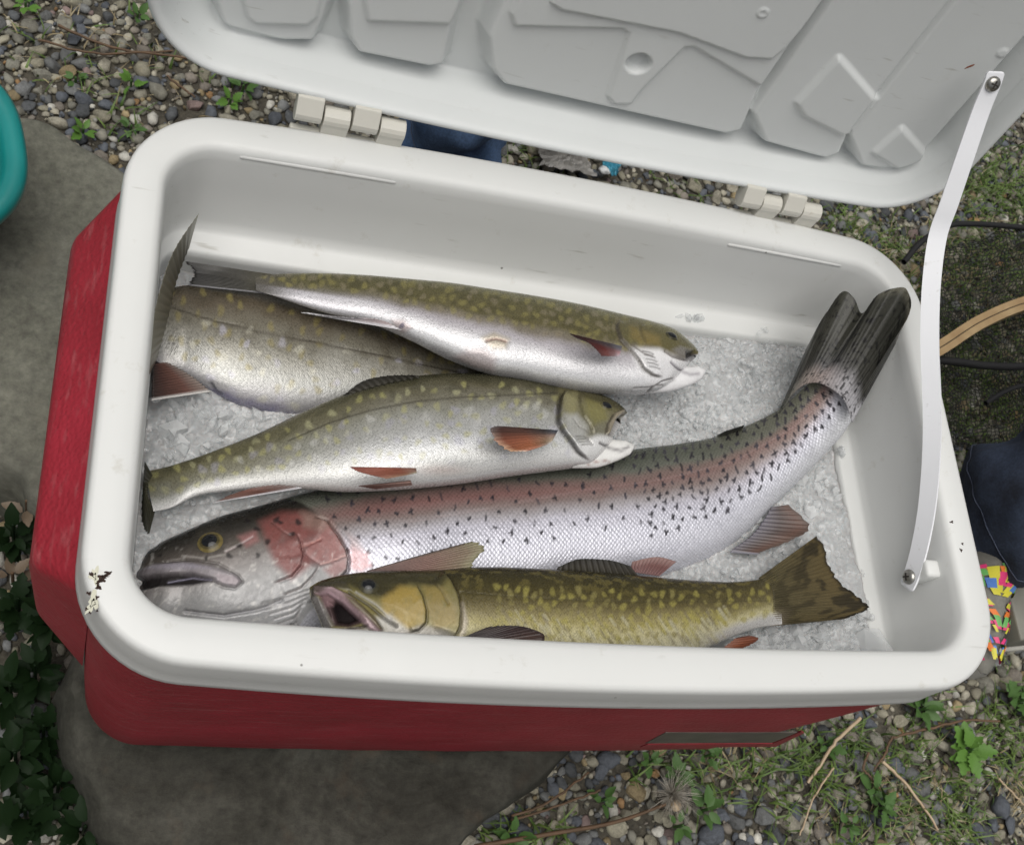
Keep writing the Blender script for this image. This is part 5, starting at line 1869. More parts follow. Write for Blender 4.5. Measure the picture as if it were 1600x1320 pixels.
def jawE(px, t):
    C = np.repeat(H('cfc8c0', .80)[None], len(px), 0)
    d, _, _ = poly_dist(px, [(470, 990), (500, 984), (540, 981), (580, 983)])
    return lerp3(C, np.broadcast_to(H('4a3a34', .8), C.shape), .9 * np.exp(-(d / 3.2) ** 2))


f.jaw([(640, 1008), (580, 999), (530, 995), (488, 995), (468, 999)], [16, 15, 13, 9, 5], -.040, jawE)
f.eye((576, 915), 19, H('46422c', .8), H('3a3a30', .8), .52, .85)
f.fin('pectoral_fin', [(712, 1002), (724, 1012)], [(760, 980), (790, 978), (829, 984), (849, 995), (843, 1012), (820, 1020)], (-0.026, -0.028), (-0.020, -0.021, -0.021, -0.022, -0.023, -0.025),
      grad_fin([(0, H('8a8584', G)), (.45, H('6a605c', G)), (.85, H('5c4a44', G)), (1, H('4a3e3a', G))], u_stops=[(0, (.7, .75, .8)), (.5, (.75, .72, .8)), (1, (1.5, 1.2, 1.0))]), rays=14, cup=.002, seed=21)
f.fin('dorsal_fin', [(1000, 903), (940, 898), (868, 892)], [(985, 884), (958, 876), (929, 873), (900, 874), (872, 886)], (-0.042, -0.042, -0.042), (-0.040, -0.039, -0.039, -0.039, -0.041), grad_fin([(0, H('34301f', G)), (.5, H('3f3a30', G)), (1, H('2a2822', G))]), rays=13, seed=22)
f.fin('anal_fin', [(1098, 1030), (1130, 1012), (1150, 996)], [(1112, 1040), (1150, 1018), (1184, 996), (1170, 992)], (-0.036, -0.040, -0.042), (-0.034, -0.036, -0.038, -0.040),
      grad_fin([(0, H('a0644a', G)), (.5, H('99502c', G)), (1, H('80442c', G))], trail=H('6a4034', G), lead_w=.08), rays=11, seed=23)


def tailE(U, Vv):
    C = lerp3(np.broadcast_to(H('5e5638', G), U.shape + (3,)), np.broadcast_to(H('66562e', G), U.shape + (3,)), Vv)
    blot_ = fbm(U * 12 + Vv * 3, Vv * 7, 8, 3)
    C = lerp3(C, np.broadcast_to(H('2e2818', G), C.shape), sstep(-.05, .3, blot_) * (.35 + .6 * Vv))
    C = lerp3(C, np.broadcast_to(H('1f1b12', G), C.shape), sstep(.93, 1, Vv) * .8)
    return lerp3(C, np.broadcast_to(H('9a8a78', G), C.shape), sstep(.25, 0, Vv) * sstep(.6, 1, U) * .8)


f.fin('caudal_fin', [(1186, 902), (1204, 915), (1208, 942), (1204, 978)], [(1276, 837), (1284, 846), (1298, 884), (1316, 911), (1338, 928), (1359, 950), (1340, 960), (1318, 967)], (-0.044, -0.044, -0.044, -0.045), (-0.050, -0.049, -0.047, -0.046, -0.046, -0.046, -0.047, -0.048), tailE, rays=26, seed=24, ragged=.04, nv_=44, grain=.12, ripple=.0003)


# ---------------------------------------------------------------- gravel
def pebble_mat(name, use_obj):
    m, nt, b, _, L = new_mat(name)
    if use_obj:
        oi = N(nt, 'ObjectInfo')
        src = oi.outputs['Color']
    else:
        a = N(nt, 'Attribute', attribute_name='Col')
        src = a.outputs['Color']
    tc = N(nt, 'TexCoord')
    n1 = N(nt, 'TexNoise', Scale=1.6 if use_obj else 130.0, Detail=6.0, Roughness=0.7)
    n2 = N(nt, 'TexNoise', Scale=7.0 if use_obj else 600.0, Detail=4.0, Roughness=0.7)
    for n_ in (n1, n2):
        L.new(tc.outputs['Object'], n_.inputs['Vector'])
    r = ramp(nt, [(0.3, (0.62, 0.60, 0.56)), (0.5, (1, 1, 1)), (0.75, (1.3, 1.28, 1.22))])
    L.new(n1.outputs['Fac'], r.inputs['Fac'])
    r2 = ramp(nt, [(0.3, (0.8, 0.8, 0.8)), (0.7, (1.12, 1.12, 1.12))])
    L.new(n2.outputs['Fac'], r2.inputs['Fac'])
    c = mix(nt, 1.0, src, r.outputs['Color'], 'MULTIPLY')
    L.new(mix(nt, 1.0, c, r2.outputs['Color'], 'MULTIPLY'), b.inputs['Base Color'])
    b.inputs['Roughness'].default_value = 0.75
    b.inputs['Specular IOR Level'].default_value = 0.3
    bp = N(nt, 'Bump', Strength=0.35, Distance=0.08 if use_obj else 0.0008)
    L.new(n2.outputs['Fac'], bp.inputs['Height'])
    L.new(bp.outputs['Normal'], b.inputs['Normal'])
    return m


M_PEB = pebble_mat('pebble_stone', True)
M_GRAV = pebble_mat('gravel_stone', False)
PAL = [((0.095, 0.105, 0.122), 4), ((0.15, 0.155, 0.155), 4), ((0.25, 0.235, 0.18), 5), ((0.33, 0.31, 0.25), 3.5), ((0.27, 0.215, 0.125), 1.3), ((0.27, 0.165, 0.08), 0.35), ((0.42, 0.41, 0.37), 1.6), ((0.19, 0.17, 0.145), 2.5),
       ((0.20, 0.15, 0.14), 0.3), ((0.075, 0.08, 0.085), 2), ((0.19, 0.185, 0.155), 4)]
PW = np.array([w for _, w in PAL])
PW = PW / PW.sum()
r_ = np.random.default_rng(23)


def pebble_shape(sub, seed, angular):
    V, Fc = sub
    rr = np.random.default_rng(seed)
    P = V.copy()
    for k in range(7):
        d = rr.normal(0, 1, 3)
        d /= np.linalg.norm(d)
        h = rr.uniform(0.48, 0.82)
        dot = P @ d
        over = np.maximum(dot - h, 0)
        P -= np.outer(over * angular, d)
    P *= 1 + 0.05 * rr.normal(0, 1, (len(P), 1)) * (len(P) < 50)
    P *= 1 + 0.07 * np.sin(P @ rr.normal(0, 2.2, 3))[:, None]
    return P * np.array([1.0, rr.uniform(0.62, 0.9), rr.uniform(0.42, 0.62)]), Fc


SHP = [pebble_shape(I3, 100 + k, [0.55, 1.0][k % 2]) for k in range(10)]
SHP_LO = [pebble_shape(I2, 100 + k, [0.55, 1.0][k % 2]) for k in range(10)]
SHP_XLO = [pebble_shape(I1, 100 + k, 0.3) for k in range(10)]
SHP_ME = []
for k in range(10):
    me = mesh_np('pebble', SHP[k][0] if k < 10 else None, SHP[k][1])
    me.materials.append(M_PEB)
    SHP_ME.append(me)

COOLER_PX = [(110, 380), (205, 165), (240, 0), (1600, 0), (1600, 200), (1450, 345), (1440, 440), (1560, 980), (1480, 1080), (1000, 1172), (250, 1165), (105, 1050), (50, 870)]
GAP_PX = [(300, 112), (1450, 345), (1425, 400), (1300, 360), (640, 222), (300, 170)]
ST1 = np.array(st1)
ST2 = np.array(st2)


def shrink(P, k):
    return P.mean(0) + (P - P.mean(0)) * k


HERO = [((952, 1185), 22, 19, 0, .2), ((1120, 1302), 27, 15, 0, .1), ((1155, 1282), 19, 13, 1, -.5), ((1162, 1255), 15, 18, 0, .3), ((1135, 1270), 16, 14, 0, 0), ((1105, 1202), 13, 14, 1, 0), ((980, 1210), 9, 8, 4, 0), ((1026, 1206), 10, 8, 5, 0),
        ((1047, 1300), 11, 9, 8, 0), ((960, 1265), 9, 14, 6, 0), ((881, 1277), 9, 16, 3, 0), ((900, 1225), 13, 11, 2, 0), ((880, 1237), 11, 12, 4, 0), ((900, 1262), 11, 10, 2, 0), ((902, 1280), 12, 11, 0, 0), ((1567, 1257), 24, 25, 0, .3),
        ((1547, 1270), 10, 9, 3, 0), ((1525, 1290), 12, 17, 0, .2), ((1510, 1275), 8, 8, 1, 0), ((1215, 1300), 19, 19, 9, 0), ((1257, 1207), 12, 14, 0, 0), ((1250, 1265), 15, 21, 0, 0), ((1305, 1155), 13, 19, 1, .7), ((1440, 1180), 10, 11, 6, 0),
        ((1430, 1232), 9, 12, 0, 0), ((1552, 1060), 13, 11, 2, 0), ((1405, 1300), 12, 9, 2, 0), ((1560, 1305), 11, 9, 2, 0), ((975, 1185), 10, 9, 3, 0), ((1565, 1050), 15, 10, 10, 0), ((1480, 1085), 12, 9, 7, 0), ((1560, 1020), 14, 8, 1, 0),
        ((90, 55), 15, 10, 6, .8), ((98, 20), 9, 16, 6, 0), ((230, 55), 14, 16, 10, 0), ((30, 90), 18, 11, 3, 0), ((90, 58), 13, 11, 6, 0), ((150, 120), 10, 17, 10, 0), ((200, 118), 10, 10, 6, 0), ((280, 120), 18, 13, 10, .5), ((105, 95), 15, 8, 7, .5),
        ((50, 150), 15, 13, 9, 0), ((305, 165), 30, 14, 8, 0), ((145, 185), 13, 13, 2, 0), ((213, 158), 13, 10, 5, 0), ((328, 145), 10, 13, 5, 0), ((390, 170), 14, 12, 4, 0), ((348, 145), 17, 12, 1, 0), ((375, 150), 12, 15, 10, 0), ((15, 35), 13, 11, 6, 0)]
items = []          # x, y, radius, colour index, angle, aspect, hero
for p, a, b_, ci_, an in HERO:
    q = at(p, -R0 + 0.004)
    dep = (q - CAM_C) @ CAM_R[2]
    items.append((q[0], q[1], a / F_PX * dep * (1.0 if p[1] > 900 else 0.6), ci_, an, b_ / a, True))
cellsz = 0.012
gridd = {}


def hit(x, y, r, k=0.57):
    cx_, cy_ = int(x // cellsz), int(y // cellsz)
    m = 3
    for i in range(cx_ - m, cx_ + m + 1):
        for j in range(cy_ - m, cy_ + m + 1):
            for (a, b_, c) in gridd.get((i, j), ()):
                if (a - x) ** 2 + (b_ - y) ** 2 < ((c + r) * k) ** 2:
                    return True
    return False


def put(x, y, r):
    gridd.setdefault((int(x // cellsz), int(y // cellsz)), []).append((x, y, r))


for it in items:
    put(it[0], it[1], it[2])
NP_ = 70000
cand = np.column_stack([r_.uniform(-0.20, 1.18, NP_), r_.uniform(-0.13, 0.86, NP_), np.minimum(np.exp(r_.normal(math.log(0.0042), 0.40, NP_)), 0.0098)])
cand[: NP_ // 4, 2] *= 1.2
cand = cand[np.argsort(-cand[:, 2] * r_.uniform(0.6, 1.2, NP_))]
bad = inside(cand[:, :2], shrink(ST1, 0.98)) | inside(cand[:, :2], shrink(ST2, 0.98))
for (x, y, r), bd in zip(cand, bad):
    if bd or hit(x, y, r):
        continue
    put(x, y, r)
    items.append((x, y, r, int(r_.choice(len(PAL), p=PW)), r_.uniform(0, 6.3), r_.uniform(0.7, 1.0), False))
IT = np.array([(a, b_, c) for a, b_, c, *_ in items])
PXI = project(np.column_stack([IT[:, 0], IT[:, 1], np.full(len(IT), 0.004)]))
dep = (np.column_stack([IT[:, 0], IT[:, 1], np.full(len(IT), 0.004)]) - CAM_C) @ CAM_R[2]
size_px = IT[:, 2] / dep * F_PX
vis = (PXI[:, 0] > -10) & (PXI[:, 0] < 1610) & (PXI[:, 1] > -10) & (PXI[:, 1] < 1330)
vis &= (~inside(PXI, COOLER_PX)) | inside(PXI, GAP_PX)
order = np.argsort(-(size_px * vis + 100 * np.array([h[6] for h in items])))
single = set(order[:300].tolist())
GV, GF, GC, goff = [], [], [], 0
for k, (x, y, r, ci_, an, asp, hero) in enumerate(items):
    z = 0.006 * float(fbm(np.array([x * 7]), np.array([y * 7]), 3)[0]) + r * 0.22
    base = np.array(PAL[ci_][0]) * r_.uniform(0.75, 1.25)
    sh = int(r_.integers(0, 10))
    tilt = r_.normal(0, 0.22, 2)
    if k in single:
        o = bpy.data.objects.new('pebble', SHP_ME[sh])
        COL.objects.link(o)
        o.parent = ground
        o.location = (x, y, z)
        o.rotation_euler = (tilt[0], tilt[1], an)
        o.scale = (r, r * (asp if hero else 1.0) / (0.76 if hero else 1), r)
        o.color = (*base, 1)
    else:
        P, Fc = SHP_LO[sh] if (vis[k] and r > .0034) else SHP_XLO[sh]
        c, s = math.cos(an), math.sin(an)
        Rz = np.array([[c, -s, 0], [s, c, 0], [0, 0, 1]])
        cx_, sx_ = math.cos(tilt[0]), math.sin(tilt[0])
        Rx = np.array([[1, 0, 0], [0, cx_, -sx_], [0, sx_, cx_]])
        GV.append((P * r) @ (Rz @ Rx).T + np.array([x, y, z]))
        GF.append(Fc + goff)
        GC.append(np.repeat(base[None], len(P), 0))
        goff += len(P)
# fine grit between the pebbles
for k in range(16000):
    x, y = r_.uniform(-0.20, 1.18), r_.uniform(-0.13, 0.86)
    r = r_.uniform(0.0012, 0.0028)
    P, Fc = I1
    P = P * r * np.array([1, .8, .6]) * (1 + 0.2 * r_.normal(0, 1, (12, 1)))
    z = 0.006 * float(vnoise(np.array([x * 7]), np.array([y * 7]), 3)[0]) * .55 + r * .3
    GV.append(P @ rot_rand(r_).T + np.array([x, y, z + 0.001]))
    GF.append(Fc + goff)
    GC.append(np.repeat((np.array(PAL[int(r_.choice(len(PAL), p=PW))][0]) * r_.uniform(.5, 1.1))[None], 12, 0))
    goff += 12
me = mesh_np('gravel', np.concatenate(GV), np.concatenate(GF))
set_col(me, np.concatenate(GC))
g = link('gravel', me, M_GRAV, kind='stuff')

# ---------------------------------------------------------------- grass, weeds, stems
def leaf_mat(name, a, b2, rough=0.5, spec=0.25):
    m, nt, b, _, L = new_mat(name)
    tc = N(nt, 'TexCoord')
    gi = N(nt, 'NewGeometry')
    r = ramp(nt, [(0.0, a), (1.0, b2)])
    L.new(gi.outputs['Random Per Island'], r.inputs['Fac'])
    n1 = N(nt, 'TexNoise', Scale=60.0, Detail=4.0)
    L.new(tc.outputs['Object'], n1.inputs['Vector'])
    r2 = ramp(nt, [(0.3, (0.7, 0.7, 0.7)), (0.7, (1.2, 1.2, 1.2))])
    L.new(n1.outputs['Fac'], r2.inputs['Fac'])
    L.new(mix(nt, 1.0, r.outputs['Color'], r2.outputs['Color'], 'MULTIPLY'), b.inputs['Base Color'])
    b.inputs['Roughness'].default_value = rough
    b.inputs['Specular IOR Level'].default_value = spec
    return m


M_GRASS = leaf_mat('grass_blade', (0.055, 0.10, 0.022), (0.13, 0.19, 0.05))
M_DRY = leaf_mat('dry_grass', (0.20, 0.16, 0.09), (0.33, 0.28, 0.17))
M_LEAFD = leaf_mat('shade_dark_weed_leaf', (0.004, 0.011, 0.004), (0.011, 0.024, 0.008), spec=0.08)  # leaf green darkened to hold the shade beside the cooler
M_LEAFB = leaf_mat('bright_weed_leaf', (0.06, 0.14, 0.022), (0.11, 0.22, 0.04))
M_LEAFM = leaf_mat('green_weed_leaf', (0.040, 0.095, 0.025), (0.08, 0.15, 0.04))
M_DEAD = leaf_mat('withered_leaf', (0.09, 0.062, 0.04), (0.20, 0.155, 0.11))
M_STEM = simple_mat('brown_stem', (0.13, 0.075, 0.04), rough=0.7, col2=(0.08, 0.05, 0.028), scale=60)
M_STRAW = simple_mat('straw_stem', (0.46, 0.36, 0.24), rough=0.6, col2=(0.34, 0.24, 0.15), scale=60)
M_FLUFF = leaf_mat('grey_seed_bristle', (0.30, 0.27, 0.22), (0.50, 0.47, 0.41))


def blade(V, F, base, h, lean, az, w, r_):
    o = len(V)
    n_ = 5
    for k in range(n_):
        t = k / (n_ - 1)
        d = lean * t * t
        p = np.array(base) + np.array([math.cos(az) * d, math.sin(az) * d, h * (t - 0.25 * t * t * min(1.5, lean / (h + 1e-6)))])
        ww = w * (1 - t ** 1.6) + 0.00012
        s_ = np.array([-math.sin(az), math.cos(az), 0]) * ww
        V.append(p - s_)
        V.append(p + s_ + np.array([0, 0, ww * 0.3]))
    for k in range(n_ - 1):
        F.append((o + 2 * k, o + 2 * k + 1, o + 2 * k + 3, o + 2 * k + 2))


def grass_patch(name, spots, mat, label, seed, hr=(0.006, 0.020), wr=(0.0005, 0.0013)):
    r_ = np.random.default_rng(seed)
    V, F = [], []
    for p, n_, spread in spots:
        c = at(p, -R0 + 0.003)
        for k in range(n_):
            b_ = c + np.array([r_.normal(0, spread), r_.normal(0, spread), 0])
            if inside(b_[None, :2], ST1)[0] or inside(b_[None, :2], ST2)[0]:
                continue
            b_[2] = 0.001
            blade(V, F, b_, r_.uniform(*hr), r_.uniform(0.005, 0.024), r_.uniform(0, 6.3), r_.uniform(*wr), r_)
    o = link(name, mesh_np(name, np.array(V), [np.array(F)]), mat, kind='stuff')
    o['label'], o['category'] = label, 'grass'
    return o


grass_patch('grass', [((1330, 1160), 60, .014), ((1400, 1200), 60, .016), ((1470, 1240), 90, .018), ((1380, 1265), 60, .014), ((1300, 1220), 50, .014), ((1450, 1110), 60, .014), ((1230, 1190), 40, .014), ((1590, 1100), 70, .016),
                      ((1460, 1290), 60, .018), ((1330, 1300), 40, .014), ((1060, 1190), 40, .012), ((1110, 1230), 40, .012), ((1000, 1200), 20, .01), ((1590, 1190), 50, .015), ((1500, 1280), 90, .02), ((1420, 1170), 80, .016), ((1560, 1130), 80, .015), ((1270, 1190), 60, .012), ((1180, 1200), 50, .012), ((1230, 1290), 40, .014), ((1550, 1180), 60, .015), ((860, 1310), 50, .012), ((780, 1310), 40, .010),
                      ((1560, 270), 260, .045), ((1590, 310), 160, .03), ((1530, 300), 120, .025), ((1310, 345), 90, .022), ((1350, 370), 110, .020), ((1400, 385), 60, .016), ((1180, 300), 60, .02), ((1060, 285), 50, .02), ((820, 235), 40, .02),
                      ((1500, 520), 400, .05), ((1560, 620), 460, .05), ((1580, 420), 360, .05), ((1500, 660), 220, .03), ((1520, 400), 240, .04), ((230, 80), 20, .02), ((130, 130), 20, .02), ((360, 120), 16, .015), ((190, 195), 20, .012), ((40, 60), 16, .02), ((1560, 1000), 30, .012)],
            M_GRASS, 'short green grass growing through the gravel', 31)
grass_patch('dry_grass', [((1330, 375), 60, .02), ((1390, 395), 70, .018), ((1520, 330), 60, .03), ((1420, 1220), 40, .014), ((1390, 1240), 40, .012), ((1480, 1230), 40, .02), ((1120, 1180), 30, .01), ((1590, 1240), 60, .014), ((1300, 1290), 20, .012),
                          ((1560, 640), 200, .05), ((1530, 440), 300, .05), ((1590, 500), 200, .05), ((200, 90), 26, .04), ((330, 60), 20, .03), ((80, 30), 20, .03), ((1180, 1170), 30, .010)],
            M_DRY, 'dry straw coloured grass scattered over the gravel', 32, (0.004, 0.014), (0.0004, 0.0009))


def leaf_mesh(seed, lobes=0, L=1.0, W=0.42, curl=0.25, n_=11):
    """A leaf along +X, length 1, with a raised midrib fold; lobed edge when lobes > 0."""
    rr = np.random.default_rng(seed)
    V, F = [], []
    for k in range(n_):
        t = k / (n_ - 1)
        w = W * (math.sin(math.pi * min(1, t ** 0.75)) ** 0.8) * 0.5 + 0.012
        if lobes:
            w *= 0.45 + 0.75 * abs(math.sin(t * math.pi * lobes + 0.4))
        z = curl * (t * 0.6 - t * t)
        for s, dz in ((-1, 0.10), (-0.5, 0.03), (0, -0.02), (0.5, 0.03), (1, 0.10)):
            V.append((t * L, s * w * (1 + 0.1 * rr.normal()), z + dz * w * 1.4))
        if k:
            o = (k - 1) * 5
            for j in range(4):
                F.append((o + j, o + j + 1, o + 5 + j + 1, o + 5 + j))
    return mesh_np('leaf', np.array(V), [np.array(F)])


LEAF = {}
for nm, mt, lob in (('dark', M_LEAFD, 0), ('darkl', M_LEAFD, 4), ('bright', M_LEAFB, 5), ('mid', M_LEAFM, 0), ('dead', M_DEAD, 0), ('midl', M_LEAFM, 3)):
    LEAF[nm] = []
    for k in range(3):
        me = leaf_mesh(40 + k, lob, W=0.52 if lob == 0 else 0.6)
        me.materials.append(mt)
        LEAF[nm].append(me)


def weed(p, z, nl, L, kind, label, name='weed_plant', seed=0, upright=0.5, group=None, stem=True, hmax=0.05):
    r_ = np.random.default_rng(seed)
    c = at(p, z)
    c = np.array([c[0], c[1], max(c[2] - 0.004, 0.0)])
    base = thing(name, label, 'weed', tuple(c), group)
    for k in range(nl):
        o = bpy.data.objects.new('leaf', LEAF[kind][int(r_.integers(0, 3))])
        COL.objects.link(o)
        o.parent = base
        az = k * 2.4 + r_.normal(0, .3)
        hgt_ = r_.uniform(0, hmax) * (k / nl)
        o.location = (math.cos(az) * 0.003, math.sin(az) * 0.003, 0.003 + hgt_)
        o.rotation_euler = (r_.normal(0, .35), -r_.uniform(0.05, upright), az)
        s = L * r_.uniform(.65, 1.2)
        o.scale = (s, s, s)
    if stem:
        bm = bmesh.new()
        capsule(bm, (0, 0, -0.004), (0, 0, max(hmax, 0.008)), 0.0012, 6)
        me = bpy.data.meshes.new('stem')
        bm.to_mesh(me)
        bm.free()
        me.materials.append(M_STEM if kind == 'dead' else M_LEAFD if kind.startswith('dark') else M_LEAFM)
        o = bpy.data.objects.new('stem', me)
        COL.objects.link(o)
        o.parent = base
    return base


LW = [((22, 850), -.34, 12, .022, 'dark', 'dark leafy weed just below the foot of the grey green slab'), ((78, 985), -.33, 14, .026, 'dark', 'dark weed with broad leaves tucked against the red cooler side'),
      ((30, 960), -.34, 12, .024, 'darkl', 'dark weed with notched leaves at the left picture edge under the cooler handle'), ((55, 1060), -.35, 14, .024, 'dark', 'dark weed beside the rounded left end of the brown boulder'),
      ((18, 1090), -.36, 12, .024, 'dark', 'small leaved weed at the left picture edge level with the boulder top'), ((68, 1150), -.36, 14, .024, 'darkl', 'notched weed close against the left flank of the brown boulder'),
      ((25, 1190), -.36, 12, .026, 'dark', 'weed with oval leaves left of the boulder, second above the bottom corner'), ((90, 1235), -.36, 14, .026, 'dark', 'leafy weed by the lower left flank of the brown boulder'),
      ((40, 1275), -.36, 14, .028, 'darkl', 'spreading notched weed in the bottom left corner'), ((130, 1300), -.36, 12, .022, 'dark', 'weed at the bottom edge touching the left of the boulder')]
for k, (p, z, nl, L, kd, lab) in enumerate(LW):
    weed(p, z, int(nl * 1.7), L * .72, kd, lab, seed=60 + k, upright=.8, hmax=.045, group='dark weeds left of the stones')
weed((42, 802), -.33, 4, .013, 'dead', 'withered pale leaf cluster beside the red cooler handle', 'withered_weed', 81, .6, hmax=.03)
weed((20, 905), -.33, 5, .014, 'dead', 'withered brown leaf cluster at the left edge below the slab', 'withered_weed', 82, .5, hmax=.02)
RW = [((1512, 1172), -.362, 16, .020, 'bright', 'bright green feathery weed in the gravel at lower right'), ((1440, 1108), -.366, 10, .016, 'mid', 'green weed with oval leaves just off the right front corner of the cooler'),
      ((1375, 1262), -.368, 9, .014, 'midl', 'small notched weed in the gravel at the bottom right, under the bent brown stem'), ((1362, 1238), -.37, 5, .014, 'mid', 'three leaved seedling beside the loop of brown stem'),
      ((1015, 1190), -.37, 5, .012, 'mid', 'small round leaved weed under the front edge of the red cooler'), ((1058, 1210), -.37, 8, .013, 'mid', 'weed right behind the grey seed head'), ((1100, 1265), -.37, 7, .016, 'mid', 'narrow leaved weed right of the grey seed head'),
      ((1105, 1180), -.37, 7, .012, 'midl', 'low weed under the cooler between the label and the seed head'), ((1060, 1290), -.37, 5, .012, 'mid', 'tiny weed in front of the grey seed head'), ((1592, 1095), -.366, 9, .018, 'midl', 'green weed at the right edge below the neon shoe'),
      ((940, 1250), -.37, 6, .010, 'mid', 'small weed among pale pebbles beside the brown boulder'), ((800, 1305), -.372, 8, .012, 'mid', 'green sprig at the right foot of the brown boulder'), ((1290, 1165), -.37, 6, .012, 'midl', 'small notched weed under the slanting straw stem'),
      ((1325, 1290), -.37, 6, .012, 'mid', 'green sprout at the bottom edge between two straw stems')]
for k, (p, z, nl, L, kd, lab) in enumerate(RW):
    weed(p, z, nl, L, kd, lab, seed=90 + k, upright=.8, hmax=.012, group='weeds in the gravel before the cooler')
TW = [((118, 125), .010, 'small green seedling in the gravel above the teal tub'), ((205, 130), .010, 'green seedling amid the pebbles left of the lid'), ((380, 137), .014, 'yellow green weed under the lid corner'), ((360, 158), .011, 'upright green seedling behind the cooler corner'),
      ((205, 200), .010, 'green seedling by the end of the grey green slab'), ((130, 205), .011, 'moss green sprig at the edge of the grey green slab'), ((215, 25), .011, 'small weed beside the lid at the top'), ((40, 8), .012, 'small weed at the top left corner')]
for k, (p, L, lab) in enumerate(TW):
    weed(p, -.372, 6, L, ['mid', 'bright'][k % 2], lab, 'seedling', 130 + k, .9, hmax=.006, group='seedlings in the gravel behind')


tube = tube_np


def stem(pxs, zs, r0, r1, mat, label, group='dry stems lying on the gravel'):
    k = len(pxs)
    zz = np.broadcast_to(zs, (k,))
    P = np.array([at(p, z) for p, z in zip(pxs, zz)])
    t = np.linspace(0, k - 1, 10 * k)
    P = cr(np.arange(k), P, t) if k > 2 else P[0] + (P[1] - P[0]) * np.linspace(0, 1, 20)[:, None]
    P = P + np.column_stack([0.0006 * vnoise(np.arange(len(P)) * .5, np.zeros(len(P)), j + int(pxs[0][0])) for j in range(3)])
    V, F = tube(P, np.linspace(r0, r1, len(P)))
    o = link('dry_stem', mesh_np('dry_stem', V, F), mat)
    tag(o, label, 'stem', group)


ZG = -R0 + 0.014
stem([(1345, 1122), (1304, 1160), (1280, 1198), (1262, 1222)], (ZG + .01, ZG + .006, ZG, ZG - .004), .0016, .0013, M_STRAW, 'pinkish straw stem slanting out from under the right front of the cooler')
stem([(1378, 1188), (1422, 1232), (1466, 1296)], ZG, .0016, .0010, M_STRAW, 'straight pale straw stem lying below the bent brown stem')
stem([(1562, 1126), (1505, 1126), (1452, 1138), (1395, 1152)], (ZG + .008, ZG + .006, ZG, ZG), .0011, .0013, M_STEM, 'arched brown stem running right below the cooler corner')
stem([(1394, 1150), (1380, 1182), (1364, 1204)], ZG, .0012, .0009, M_STEM, 'short brown stem hanging down from the arched stem')
stem([(1358, 1176), (1349, 1198), (1360, 1214), (1380, 1234)], ZG, .0011, .0008, M_STEM, 'hooked reddish brown stem left of the straight straw stem')
stem([(1302, 1200), (1272, 1245), (1250, 1304)], ZG, .0009, .0007, M_STRAW, 'thin pale stem curving down to the bottom edge')
stem([(800, 1275), (858, 1252), (920, 1206)], ZG + .004, .0011, .0009, M_STEM, 'thin brown stem crossing the boulder edge under the cooler front')
stem([(800, 1282), (890, 1252), (938, 1234)], ZG, .0010, .0009, M_STEM, 'second thin brown stem just below the one crossing the boulder edge')
stem([(1560, 1215), (1580, 1236), (1604, 1262)], ZG, .0009, .0007, M_STRAW, 'pale stem at the right edge above the big blue grey pebble')
stem([(90, 40), (180, 75), (300, 92)], -.366, .0014, .0010, M_STEM, 'long brown twig across the gravel at the top left')
stem([(60, 62), (150, 84), (270, 80)], -.366, .0011, .0009, M_STEM, 'thin twig just under the long one at the top left')
stem([(260, 118), (285, 138), (305, 152)], -.366, .0011, .0009, M_STEM, 'short twig behind the rear left corner of the cooler')

# dried seed head on its stalk
sh = thing('seed_head', 'dry grey fluffy seed head on a long brown stalk lying on the gravel', 'seed head', tuple(at((1046, 1248), -.362)))
pst = np.array([at(p, z) for p, z in [((742, 1322), -.366), ((860, 1302), -.364), ((960, 1284), -.362), ((1040, 1256), -.360)]])
V, F = tube(cr(np.arange(4), pst, np.linspace(0, 3, 30)), np.linspace(.0019, .0013, 30))
link('stalk', mesh_np('stalk', V, F), M_STEM, sh)
c = at((1050, 1240), -.362)
V, F = [], []
rr = np.random.default_rng(77)
for k in range(420):
    d = rr.normal(0, 1, 3)
    d[2] = abs(d[2]) * .9
    d /= np.linalg.norm(d)
    L_ = rr.uniform(.008, .021)
    s_ = np.cross(d, rr.normal(0, 1, 3))
    s_ = s_ / np.linalg.norm(s_) * .00022
    o = len(V)
    bend = rr.normal(0, .004, 3)
    for t in (0, .5, 1):
        q = c + d * (.002 + L_ * t) + bend * t * t
        V += [q - s_ * (1.3 - t), q + s_ * (1.3 - t)]
    F += [(o, o + 1, o + 3, o + 2), (o + 2, o + 3, o + 5, o + 4)]
link('bristles', mesh_np('bristles', np.array(V), [np.array(F)]), M_FLUFF, sh, kind='stuff')
V_, F_ = I3
link('core', mesh_np('core', V_ * np.array([.0045, .0045, .0035]) + at((1056, 1258), -.360), F_), M_STRAW, sh)

# ---------------------------------------------------------------- teal tub on the stone slab
def teal_mat():
    m = simple_mat('teal_plastic', (0.010, 0.215, 0.205), rough=0.28, var=0.12, scale=14, bump=0.05, bscale=60, coat=0.3)
    return m


